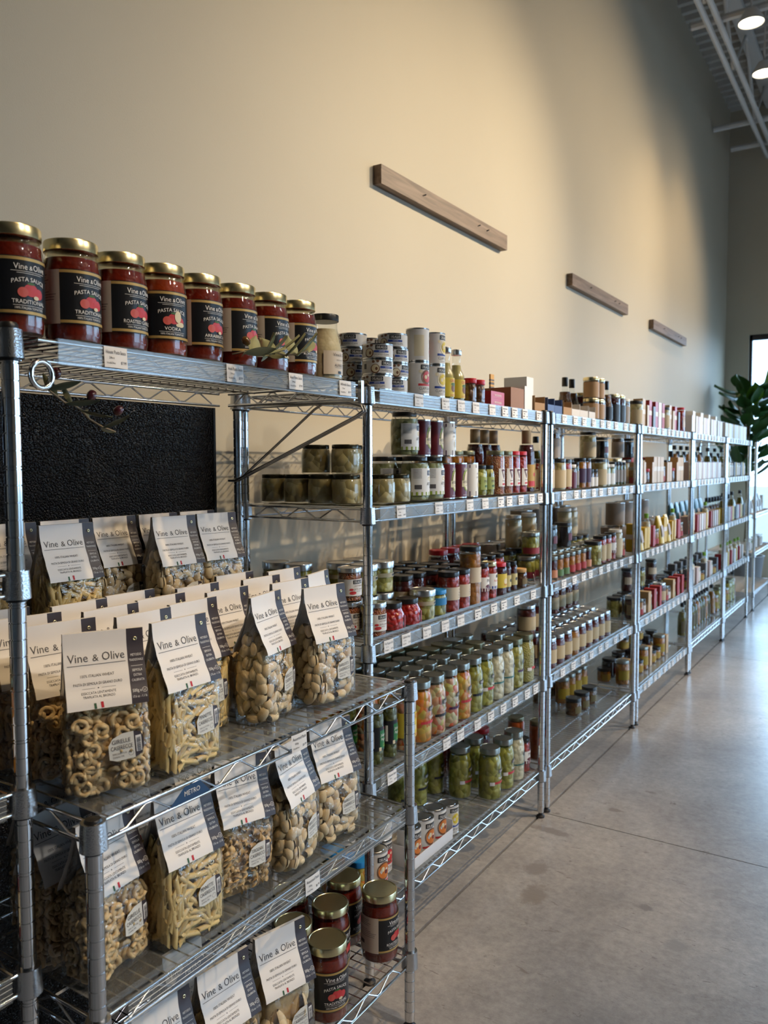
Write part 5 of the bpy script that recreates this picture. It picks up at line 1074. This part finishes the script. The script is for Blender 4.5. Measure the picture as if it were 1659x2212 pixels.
line(['green_small', 'green_small', 'v_gold', 'v_gold', 'v_red', 'v_red', 'wine_bottle'], ['small green olive jar', 'small green olive jar', 'pepper jar with V label', 'pepper jar with V label', 'red-lidded pepper jar', 'red-lidded pepper jar', 'dark bottle with tan cap'], 1, 1, -1.192, [2.424, 2.482, 2.548, 2.620, 2.688, 2.754, 2.822], 0, 0, 84, 4)
line(['artichoke_tall', 'artichoke_tall', 'maroon_can', 'maroon_can', 'v_big', 'v_big', 'v_big', 'wine_bottle', 'wine_bottle', 'wine_bottle'], ['tall artichoke jar', 'tall artichoke jar', 'maroon can', 'maroon can', 'big jar with green-gold lid', 'big jar with green-gold lid', 'big jar with green-gold lid', 'dark bottle with tan cap', 'dark bottle with tan cap', 'dark bottle with tan cap'], 1, 1, -1.295, [2.00, 2.09, 2.18, 2.26, 2.345, 2.43, 2.515, 2.60, 2.675, 2.750], 1, 0, 84)
line(['artichoke_tall', 'maroon_can', 'maroon_can', 'purple_can'], ['tall artichoke jar standing on another', 'maroon can standing on another', 'maroon can standing on another', 'white and purple can on another'], 1, 1, -1.255, [2.05, 2.135, 2.215, 2.295], 1, 0.1315, 84, 5, stacked='upper layer')
line('artichoke_squat', 'squat jar under the big amber jar', 1, 1, -1.386, [2.40], 2); line('v_big', 'big amber jar on a squat jar', 1, 1, -1.386, [2.40], 1, 0.0815, stacked='upper layer')

# rack 1, third shelf
z = ZS[2]+0.0045
for x, y, i, lab in ((-1.192, 1.790, 0, 'garlic sauce jar with white label just past the front post'), (-1.258, 1.768, 0, 'lower garlic sauce jar of the stack left of the front post'), (-1.258, 1.768, 1, 'upper garlic sauce jar of the stack left of the front post'), (-1.335, 1.768, 0, 'garlic sauce jar deeper along the rack end')):
    put('hot_garlic', x, y, z+0.0925*i, 72, lab, 'jar', 'hot pepper garlic sauce jars')
line('pepper_drops', 'squat red pepper drop jar', 1, 2, -1.201, [1.884, 1.974], 0, 0, 96, 4)
line(['silver_pale', 'blue_squat'], ['pale pepper jar with wide silver lid', 'small jar with bright blue lid'], 1, 2, -1.199, [2.060, 2.140], 0)
line('tall_red', 'red pepper jar with beige label', 1, 2, -1.192, [2.212, 2.286], 0, 0, 74, 5)
line(['tall_orange', 'white_red', 'white_navy', 'yellow_red', 'slim_red', 'slim_red', 'herb_jar'], ['tall amber jar with black lid', 'red jar with white label', 'red jar with white and navy label', 'red-lidded jar with yellow label', 'slim dark red jar', 'slim dark red jar', 'small jar with kraft lid'], 1, 2, -1.195, [2.366, 2.442, 2.510, 2.582, 2.645, 2.700, 2.772], 0, 0, 76)
for i, (x, y) in enumerate(((-1.275, 1.862), (-1.275, 1.948), (-1.358, 1.862), (-1.36, 1.948))):
    for j in range(2): put('silver_pale' if i < 4 else 'tall_red', x, y, z+0.0915*j, 85, 'silver-lidded pale pepper jar, %s layer, %s of four columns' % (('lower', 'upper')[j], ORD[i]), 'jar', 'silver-lidded pale pepper jars')
for i, x in enumerate((-1.44, -1.525)): put('silver_pale', x, 1.775, z, 85, 'silver-lidded jar far back along the rack end, %s one' % ('nearer', 'deeper')[i], 'jar', 'silver-lidded pale pepper jars'); put('silver_pale', x, 1.775, z+0.0915, 85, 'silver-lidded jar far back on the upper layer, %s one' % ('nearer', 'deeper')[i], 'jar', 'silver-lidded pale pepper jars')
line('tall_dark', 'dark jar with black lid', 1, 2, -1.272, seq(2.065, 0.078, 5), 1, 0, 74); line('tall_dark', 'dark jar with black lid', 1, 2, -1.350, seq(2.05, 0.078, 6), 2, 0, 74); line('tall_dark', 'dark jar with black lid', 1, 2, -1.428, seq(2.04, 0.078, 5), 3, 0, 74)
line('q_dark', 'dark jar with red lid', 1, 2, -1.40, seq(2.52, 0.086, 4), 3, 0, 74); line('white_red', 'dark red jar with black lid', 1, 2, -1.275, seq(2.46, 0.07, 5), 1, 0, 74)
tg_ = obj('hang_tag', MB().box(-0.001, 0.001, -0.014, 0.014, 0, 0.042).build('hang_tag', PAPER), None, (-1.158, 2.842, z+0.004), (0, R(-12), R(25))); tag(tg_, 'small white tag leaning on the front edge of the third shelf', 'tag')

# rack 1, fourth shelf
line('jalapeno', 'slim jalapeno jar with green label', 1, 3, -1.205, [1.808, 1.878], 0, 0, 78, 4)
line(['cento_giard', 'q_carrot', 'q_giard_black', 'q_giard_purple', 'q_carrot', 'q_green', 'q_green_red', 'q_white', 'q_white', 'q_pale', 'q_kraut'], ['mixed pickle jar with yellow label', 'carrot pickle jar', 'mixed giardiniera jar with black band', 'mixed giardiniera jar with purple band', 'carrot coin jar', 'green pepperoncini jar', 'green pepper jar', 'white vegetable jar', 'white vegetable jar', 'pale yellow pepper jar', 'shredded yellow jar'], 1, 3, -1.200, [1.955, 2.038, 2.124, 2.210, 2.296, 2.382, 2.468, 2.554, 2.640, 2.726, 2.824], 0, 0, 72, 4)
for r_, (X, k) in enumerate(((-1.290, ['jalapeno', 'q_giard_red', 'q_carrot', 'q_giard_black', 'q_carrot', 'q_green', 'q_green_red', 'q_white', 'q_pale', 'q_pale']), (-1.378, ['q_carrot', 'q_giard_red', 'q_giard_black', 'q_carrot', 'q_green', 'q_green', 'q_white', 'q_pale', 'q_kraut']), (-1.466, ['q_carrot', 'q_giard_red', 'q_carrot', 'q_green', 'q_green', 'q_pale', 'q_pale', 'q_kraut']))):
    line(k, 'pickle jar with dark lid', 1, 3, X, seq(1.80, 0.088, 12 if r_ == 0 else (11 if r_ == 1 else 8)), r_+1, 0, 72)
# rack 1, bottom shelf
line(['q_green_red', 'q_green_red', 'q_white'], ['green pickle jar with red band', 'green pickle jar with red band', 'white vegetable jar'], 1, 4, -1.205, [2.545, 2.655, 2.752], 0, 0, 72, 4)
line(['q_green_red', 'q_green_red'], 'green pickle jar with red band', 1, 4, -1.300, [2.500, 2.610], 1, 0, 72, 4)
line(['q_green', 'q_green', 'q_green'], 'dim green pickle jar', 1, 4, -1.40, [2.25, 2.36, 2.48], 2, 0, 72)
line('q_dark', 'dark jar with red lid', 1, 4, -1.36, [2.70, 2.785], 2, 0, 72); line('white_red', 'red jar with white label', 1, 4, -1.205, [2.835], 0, 0, 72); line('q_dark', 'dark jar with red lid', 1, 4, -1.45, [2.62, 2.71, 2.80], 3, 0, 72)
zb = ZS[4]+0.0045
put('clam_sauce_white', -1.200, 2.225, zb, 70, 'tall white can standing alone beside the white tray', 'can', 'cans on the bottom shelf')
put('can_tray', -1.243, 2.068, zb, 90, 'low white cardboard tray holding three cans', 'box')
for i, y in enumerate((1.990, 2.068, 2.146)): put('soup_can', -1.205, y, zb+0.0022, 80, 'can in the white tray, %s from the low post' % ORD[i], 'can', 'cans on the bottom shelf')
for i, (x, y, k) in enumerate(((-1.215, 1.822, 'soup_can'), (-1.250, 1.905, 'clam_sauce_red'), (-1.33, 1.83, 'soup_can'), (-1.335, 1.92, 'clam_sauce_white'))): put(k, x, y, zb, 78, 'can left of the white tray, %s of four' % ORD[i], 'can', 'cans on the bottom shelf')
for i, (x, y) in enumerate(((-1.25, 1.905), (-1.335, 1.92))): put('clam_sauce_white', x, y, zb+0.097 if i == 0 else zb+0.097, 140, 'white can stacked on another behind the low post, %s one' % ('nearer', 'deeper')[i], 'can', 'cans on the bottom shelf')
K['blue_carrot'] = jar_spec('pickle_jar', straight(0.036, 0.112, 0.014, 0.88), (0.0355, 0.100, 0.116, ULID), F_CARROT, 0.098, seg=20)
for i, x in enumerate((-1.215, -1.30)): put('blue_carrot', x, 1.740, zb, 80, 'pickled carrot jar with blue lid, %s one' % ('nearer', 'deeper')[i], 'jar', 'blue lidded carrot jars')

# rack 2
line(['cream_red', 'cream_green', 'cream_red', 'maroon_jar', 'slim_dark', 'purple_orange', 'purple_orange', 'small_cream', 'small_cream', 'cream_green', 'cream_white', 'cream_white', 'slim_dark', 'slim_dark', 'slim_dark', 'slim_dark'],
     ['beige labelled red jar', 'wide jar with beige label', 'beige labelled red jar', 'maroon jar with white lid', 'slim dark bottle', 'amber jar with violet label', 'amber jar with violet label', 'small jar', 'small jar', 'wide jar with beige label', 'cream jar', 'cream jar', 'slim dark bottle', 'slim dark bottle', 'slim dark bottle', 'slim dark bottle'],
     2, 1, -1.190, [3.020, 3.125, 3.215, 3.290, 3.348, 3.408, 3.475, 3.535, 3.590, 3.660, 3.742, 3.815, 3.880, 3.930, 3.985, 4.04], 0)
line(['cream_green', 'cream_red'], ['antipasto jar', 'red antipasto jar'], 2, 1, -1.280, seq(3.03, 0.095, 11), 1)
line(['oil_bottle', 'cream_green', 'black_jar'], ['tall brown bottle', 'green jar', 'dark jar'], 2, 1, -1.375, [3.36, 3.88, 3.98], 2)
line(['grey_jar', 'cream_green', 'olive_black'], ['tall grey jar on the layer below', 'green jar on the layer below', 'dark jar on the layer below'], 2, 1, -1.285, [3.32, 3.79, 3.98], 1, 0.130, stacked='upper layer')
line(['preserve_dark', 'preserve_dark', 'preserve_amber', 'preserve_amber', 'preserve_red', 'preserve_red', 'preserve_red', 'preserve_dark', 'drum_jar', 'cream_red', 'cream_red', 'white_red', 'mayo', 'preserve_red'],
     ['small preserve jar', 'small preserve jar', 'small preserve jar', 'small preserve jar', 'small preserve jar', 'small preserve jar', 'small preserve jar', 'small preserve jar', 'wide relish jar', 'dark red jar', 'dark red jar', 'orange labelled jar', 'cream mayonnaise jar', 'small red jar'], 2, 2, -1.188, [3.008, 3.078, 3.148, 3.218, 3.288, 3.358, 3.428, 3.498, 3.590, 3.685, 3.765, 3.845, 3.930, 4.01], 0)
line(['stack_green'], 'relish jar with dark lid', 2, 2, -1.268, seq(3.01, 0.080, 12), 1); line('drum_jar', 'wide jar with black lid', 2, 2, -1.358, seq(3.02, 0.09, 11), 2)
line(['stack_green', 'stack_green', 'olive_black', 'olive_black'], ['relish jar on the layer below', 'relish jar on the layer below', 'dark olive jar on the layer below', 'dark olive jar on the layer below'], 2, 2, -1.268, [3.05, 3.13, 3.24, 3.42], 1, 0.0935, stacked='upper layer')
line(['mayo', 'mayo', 'mayo', 'mayo'], 'mayonnaise jar on the layer below', 2, 2, -1.365, [3.10, 3.26, 3.70, 3.78], 2, 0.1105, stacked='upper layer')
line('big_tin', 'large brown tin', 2, 2, -1.480, seq(3.10, 0.112, 9), 3); line('big_tin', 'large brown tin set on another', 2, 2, -1.480, [3.45, 3.60, 3.80, 3.95], 3, 0.1260, stacked='upper layer')
line('jam', 'red sauce jar with beige label', 2, 3, -1.195, [3.055, 3.148], 0); line(['jam', 'jam_orange', 'jam', 'jam', 'jam', 'jam', 'jam'], ['red sauce jar with beige label', 'orange sauce jar with beige label'], 2, 3, -1.195, seq(3.236, 0.088, 7), 0)
for r_, X in enumerate((-1.284, -1.373, -1.462)): line('jam', 'red sauce jar with beige label', 2, 3, X, seq(3.02+0.03*r_, 0.088, 10), r_+1)
line('jam', 'red sauce jar standing on another', 2, 3, -1.284, [3.05, 3.14], 1, 0.1255, stacked='upper layer'); line('jam', 'red sauce jar standing on others', 2, 3, -1.373, [3.55, 3.64, 3.73, 3.82], 2, 0.1255, stacked='rear upper layer')
line(['mustard'], 'squat brown mustard jar', 2, 4, -1.275, [3.60, 3.715, 3.825], 0); line('orange_jar', 'orange pepper jar', 2, 4, -1.205, [2.99], 0); line('orange_jar', 'orange pepper jar', 2, 4, -1.30, [2.99], 1)
line('yellow_tall', 'yellow labelled relish jar', 2, 4, -1.39, [3.76, 3.85, 3.94, 4.03], 2); line('mustard', 'dim brown jar', 2, 4, -1.48, [3.7, 3.8, 3.9, 4.0], 3)
# racks 3 to 6
def fillrow(kinds, descs, rk, sh, X, y0, y1, row=0, dz=0.0, gap=0.012, stacked=None):
    WD = {'pack': 0.064, 'slab': 0.047, 'teal': 0.10, 'whitep': 0.09}
    def width(k):
        me = K[k][1]; xs_ = [v.co.x for v in me.vertices]; ys2 = [v.co.y for v in me.vertices]
        return max(max(xs_)-min(xs_), max(ys2)-min(ys2) if not k.startswith(('pack', 'slab', 'teal', 'white_p', 'yellow_p')) else 0)
    y = y0; i = 0; ks, ds, yy_ = [], [], []
    while True:
        k = kinds[i % len(kinds)]; w = width(k)
        if y+w > y1: break
        ks.append(k); ds.append(descs[i % len(descs)]); yy_.append(y+w/2); y += w+gap; i += 1
    if ks: line(ks, ds, rk, sh, X, yy_, row, dz, 90, 4, stacked)
A3, B3 = 4.225, 5.35; A4, B4 = 5.47, 6.52; A5, B5 = 6.64, 7.65
fillrow(['cream_green', 'pack_tan', 'slab_tan', 'pack_red', 'slab_slate', 'pack_red', 'pack_white', 'pack_red'], ['wide antipasto jar', 'tan packet', 'tan slim packet', 'red packet', 'dark slim packet', 'red packet', 'white packet', 'red packet'], 3, 0, -1.195, A3, 5.15); fillrow(['cream_green', 'grey_jar'], ['green jar', 'grey jar'], 3, 0, -1.30, A3, 4.7, 1)
line('v_red', 'small red bottle standing alone', 3, 0, -1.20, [5.29], 0)
fillrow(['slab_white', 'pack_white', 'slab_white', 'slab_pink'], ['white slim packet', 'white packet', 'white slim packet', 'rosy slim packet'], 4, 0, -1.195, A4, B4); fillrow(['white_pouch', 'pack_red', 'white_pouch'], ['white pouch', 'red packet', 'white pouch'], 4, 0, -1.31, A4, B4, 1, 0, 0.06)
fillrow(['slab_white', 'slab_white', 'slab_yellow', 'slab_white'], ['white slim packet', 'white slim packet', 'yellow slim packet', 'white slim packet'], 5, 0, -1.195, A5, B5); fillrow(['pack_pink', 'pack_white'], ['tall rosy packet', 'tall white packet'], 5, 0, -1.30, A5, B5, 1)
fillrow(['preserve_red', 'slab_tan', 'slab_tan', 'small_cream', 'anchovy_jar', 'slab_tan', 'pack_tan', 'pack_tan', 'pack_tan'], ['small jar', 'tan slim packet', 'tan slim packet', 'little jar', 'dark little jar', 'tan slim packet', 'tan packet with red top', 'tan packet with red top', 'tan packet with red top'], 3, 1, -1.195, A3, B3)
fillrow(['black_jar', 'grey_jar', 'cream_green', 'pack_red', 'pack_yellow'], ['dark jar', 'grey jar', 'wide jar', 'red packet', 'yellow packet'], 3, 1, -1.30, A3, B3, 1); line(['olive_black', 'grey_jar'], ['dark jar on another', 'grey jar on another'], 3, 1, -1.30, [4.50, 4.32], 1, 0.137, stacked='upper layer')
fillrow(['slab_pink', 'slab_white', 'slab_white'], ['rosy slim packet', 'white slim packet', 'white slim packet'], 4, 1, -1.195, A4, B4); fillrow(['dark_bottle', 'amber_bottle', 'dark_bottle', 'oil_bottle'], ['dark bottle', 'amber bottle', 'dark bottle', 'oil bottle'], 4, 1, -1.30, A4, B4, 1, 0, 0.03)
fillrow(['pale_jar', 'slab_slate', 'slab_yellow', 'pale_jar'], ['pale jar', 'dark slim packet', 'yellow slim packet', 'pale jar'], 5, 1, -1.195, A5, B5, 0, 0, 0.03); fillrow(['oil_bottle', 'dark_bottle'], ['oil bottle', 'dark bottle'], 5, 1, -1.30, A5, B5, 1, 0, 0.08)
fillrow(['pack_yellow', 'yellow_pouch', 'slab_yellow', 'slab_yellow', 'white_bottle', 'slab_red', 'preserve_red', 'preserve_red', 'yellow_pouch'], ['yellow packet', 'yellow pouch', 'yellow slim packet', 'yellow slim packet', 'white bottle', 'red slim packet', 'small red jar', 'small red jar', 'yellow pouch'], 3, 2, -1.195, A3, B3)
fillrow(['big_tin'], ['wide brown tin'], 3, 2, -1.32, A3, B3, 1); line('big_tin', 'wide brown tin on another', 3, 2, -1.32, [4.36, 4.52, 4.68, 4.84], 1, 0.1262, stacked='upper layer'); line('teal_pouch', 'teal foil pouch', 3, 2, -1.45, [5.10, 5.22], 2)
fillrow(['slab_pink', 'slab_yellow', 'white_bottle', 'slab_red', 'slab_pink', 'slab_white'], ['rosy slim packet', 'yellow slim packet', 'white bottle', 'red slim packet', 'rosy slim packet', 'white slim packet'], 4, 2, -1.195, A4, B4, 0, 0, 0.03); fillrow(['teal_pouch'], ['teal foil pouch'], 4, 2, -1.30, A4, B4, 1, 0, 0.05)
fillrow(['slab_yellow', 'oil_bottle', 'slab_slate', 'slab_white', 'slab_red'], ['yellow slim packet', 'oil bottle', 'dark slim packet', 'white slim packet', 'red slim packet'], 5, 2, -1.195, A5, B5, 0, 0, 0.03); fillrow(['dark_bottle'], ['dark bottle'], 5, 2, -1.30, A5, B5, 1, 0, 0.05)
fillrow(['jam', 'small_cream', 'preserve_red', 'small_cream', 'slab_tan', 'preserve_amber', 'slab_red', 'preserve_amber', 'slab_red'], ['beige labelled jar', 'little jar', 'small red jar', 'little jar', 'tan slim packet', 'small amber jar', 'red slim packet', 'small amber jar', 'red slim packet'], 3, 3, -1.195, A3, B3)
fillrow(['drum_jar', 'olive_black'], ['wide dark jar', 'dark olive jar'], 3, 3, -1.29, A3, B3, 1); line(['tall_dark', 'drum_jar', 'tall_dark'], 'dark jar on another', 3, 3, -1.29, [4.5, 4.72, 5.0], 1, 0.1105, stacked='upper layer')
fillrow(['honey', 'slab_slate', 'white_bottle', 'slab_pink', 'pale_jar'], ['honey jar', 'dark slim packet', 'white bottle', 'rosy slim packet', 'pale jar'], 4, 3, -1.195, A4, B4, 0, 0, 0.03); fillrow(['olive_black', 'pack_slate'], ['dark jar', 'dark packet'], 4, 3, -1.30, A4, B4, 1)
fillrow(['slab_red', 'white_bottle', 'slab_white', 'slab_yellow', 'white_bottle'], ['red slim packet', 'white bottle with lime cap', 'white slim packet', 'yellow slim packet', 'white bottle with lime cap'], 5, 3, -1.195, A5, B5, 0, 0, 0.03)
fillrow(['yellow_tall', 'slab_tan', 'honey', 'honey'], ['yellow labelled jar', 'tan slim packet', 'honey jar with black lid', 'honey jar with black lid'], 3, 4, -1.24, A3, 5.2, 0, 0, 0.03); fillrow(['honey', 'olive_black'], ['honey jar', 'dark jar'], 3, 4, -1.34, A3, B3, 1); line('honey', 'honey jar on another', 3, 4, -1.34, [4.60, 4.75, 4.90], 1, 0.1105, stacked='upper layer')
fillrow(['oil_bottle', 'oil_bottle', 'amber_bottle'], ['green oil bottle', 'green oil bottle', 'amber oil bottle'], 4, 4, -1.25, 5.65, B4, 0, 0, 0.03); fillrow(['amber_bottle', 'yellow_tall', 'q_pale', 'q_pale'], ['amber bottle', 'yellow labelled jar', 'pale pickle jar', 'pale pickle jar'], 5, 4, -1.25, A5, B5, 0, 0, 0.04)
for i, (z0, ks) in enumerate(((0.904, ['white_pouch', 'slab_tan', 'white_pouch', 'white_pouch', 'pack_white']), (0.544, ['pale_jar', 'cream_white', 'pale_jar', 'grey_jar', 'pale_jar']))):
    for j, k in enumerate(ks): put(k, -1.22, 8.20+0.18*j, z0, 90, '%s %s, %s from the near post, farthest wall rack' % ({'white_pouch': 'white foil', 'slab_tan': 'tan slim', 'pack_white': 'white', 'pale_jar': 'pale', 'cream_white': 'cream', 'grey_jar': 'grey'}[k], {'white_pouch': 'pouch', 'slab_tan': 'packet', 'pack_white': 'packet'}.get(k, 'jar'), ORD[j]), cat_of(k), 'stock on the farthest wall rack')
# stock on the tall rack at the picture edge
put('v_big', -1.170, 0.625, 0.885+0.0045, 80, 'dark red jar cut by the picture edge, level with the upper pasta', 'jar'); put('jam', -1.18, 0.60, 0.606+0.0045, 80, 'jar at the picture edge below the dark red one', 'jar'); put('white_tray', -1.18, 0.62, 0.19+0.0045, 90, 'white tray low at the picture edge', 'box')
bag('pennette', -1.29, 0.60, 0.885+0.005, 80, 'pasta bag on the edge rack, mostly out of the picture')

# ------------------------------------------------------------------ olive sprigs and the leafy plant
LEAF = mat('olive_leaf', (0.27, 0.29, 0.17), 0.5, var=0.25, vscale=25); STEM = mat('twig', (0.20, 0.15, 0.09), 0.6); OLV = mat('brown_olive', (0.10, 0.05, 0.012), 0.22, coat=0.4); OLD = mat('purple_olive', (0.085, 0.015, 0.02), 0.25, coat=0.3)
def leaf_mesh(L, w, m, curl=0.12):
    mb = MB(); mb.grid(lambda u, v: (w*math.sin(math.pi*(0.03+0.94*v))**0.8*(u-0.5)*2*0.5, L*v, curl*L*v*v-abs(u-0.5)*w*0.35), 4, 8); return mb.build('leaf', m, 180)
OL1 = leaf_mesh(0.060, 0.026, LEAF, 0.10); OLV_M = MB().lathe([(0.0, 0.0), (0.004, 0.001), (0.0075, 0.006), (0.0080, 0.011), (0.006, 0.017), (0.0, 0.020)], 12)
OV1 = OLV_M.build('olive', OLV, 180); OV2 = OLV_M.build('olive', OLD, 180)
def sprig(name, loc, rot, n, ov, label, leafm, spread=1.0, seed=1, droop=0.0):
    e = obj(name, None, None, loc, rot); tag(e, label, 'sprig'); rg = random.Random(seed)
    pts = [(0.012*math.sin(i*0.9), 0.022*i, 0.004*math.sin(i*1.7)+droop*i*i*0.001) for i in range(9)]
    obj('stem', MB().tube(pts, 0.0016, 6).build('stem', STEM, 180), e)
    for i in range(n):
        p = pts[min(8, int(i*8/n)+1)]; sd = 1 if i % 2 else -1
        obj('leaf', leafm, e, p, (R(rg.uniform(-10, 45)), R(rg.uniform(-40, 40)), R(-sd*rg.uniform(30, 80)*spread)))
    for i in range(ov[1]):
        p = pts[2+3*i if 2+3*i < 9 else 8]; obj('olive', ov[0], e, (p[0]+0.016*(1 if i % 2 else -1), p[1], p[2]+rg.uniform(0.012, 0.032)), (R(rg.uniform(-30, 30)), R(rg.uniform(-30, 30)), 0))
    return e
sprig('olive_sprig', (-1.068, 1.125, 1.578), (R(6), 0, R(-12)), 15, (OV1, 1), 'olive sprig with pale leaves lying along the sauce shelf edge', OL1, 1.0, 4)
LEAFD = mat('dark_olive_leaf', (0.05, 0.06, 0.03), 0.5); OL2 = leaf_mesh(0.052, 0.014, LEAFD, 0.10)
sprig('olive_sprig', (-1.125, 0.742, 1.492), (R(-12), R(12), R(2)), 9, (OV2, 3), 'dark olive sprig with purple olives hanging under the sauce shelf', OL2, 1.2, 9, -0.5)
FIG = mat('fig_leaf', (0.035, 0.105, 0.026), 0.35, var=0.3, vscale=8); FIGL = mat('bright_fig_leaf', (0.13, 0.30, 0.03), 0.4)
FL1 = leaf_mesh(0.26, 0.15, FIG, 0.16); FL2 = leaf_mesh(0.32, 0.17, FIGL, 0.05)
pl = obj('leafy_plant', None, None, (-1.42, 9.35, 0)); tag(pl, 'tall broad-leaved green plant in front of the end window', 'plant')
obj('pot', MB().lathe([(0.15, 0), (0.19, 0.36), (0.20, 0.38), (0.185, 0.38), (0.17, 0.33), (0.0, 0.33)], 24).build('pot', mat('grey_pot', (0.22, 0.22, 0.23), 0.6), 40), pl)
obj('trunk', MB().tube([(0, 0, 0.3), (0.02, 0.0, 0.9), (-0.01, 0, 1.5), (0.03, 0, 2.1)], 0.02, 8, True, [0.025, 0.022, 0.018, 0.01]).build('trunk', STEM, 180), pl)
rg = random.Random(12)
for i in range(64):
    zz = 1.25+0.95*(i/64); a = i*2.399; q = 0.02+0.10*rg.random()
    obj('leaf', FL1, pl, (q*math.cos(a), q*math.sin(a), zz), (R(rg.uniform(-15, 55)), R(rg.uniform(-25, 25)), a-math.pi/2+rg.uniform(-0.3, 0.3)))
obj('leaf', FL2, pl, (0.10, -0.02, 2.05), (R(72), 0, R(-70))); obj('leaf', FL2, pl, (0.05, -0.03, 2.0), (R(40), R(10), R(200)))
for i in range(3):   # side shoots
    obj('branch', MB().tube([(0, 0, 1.3+0.2*i), (0.14*math.cos(2*i), 0.14*math.sin(2*i), 1.6+0.2*i)], 0.008, 6).build('branch', STEM, 180), pl)
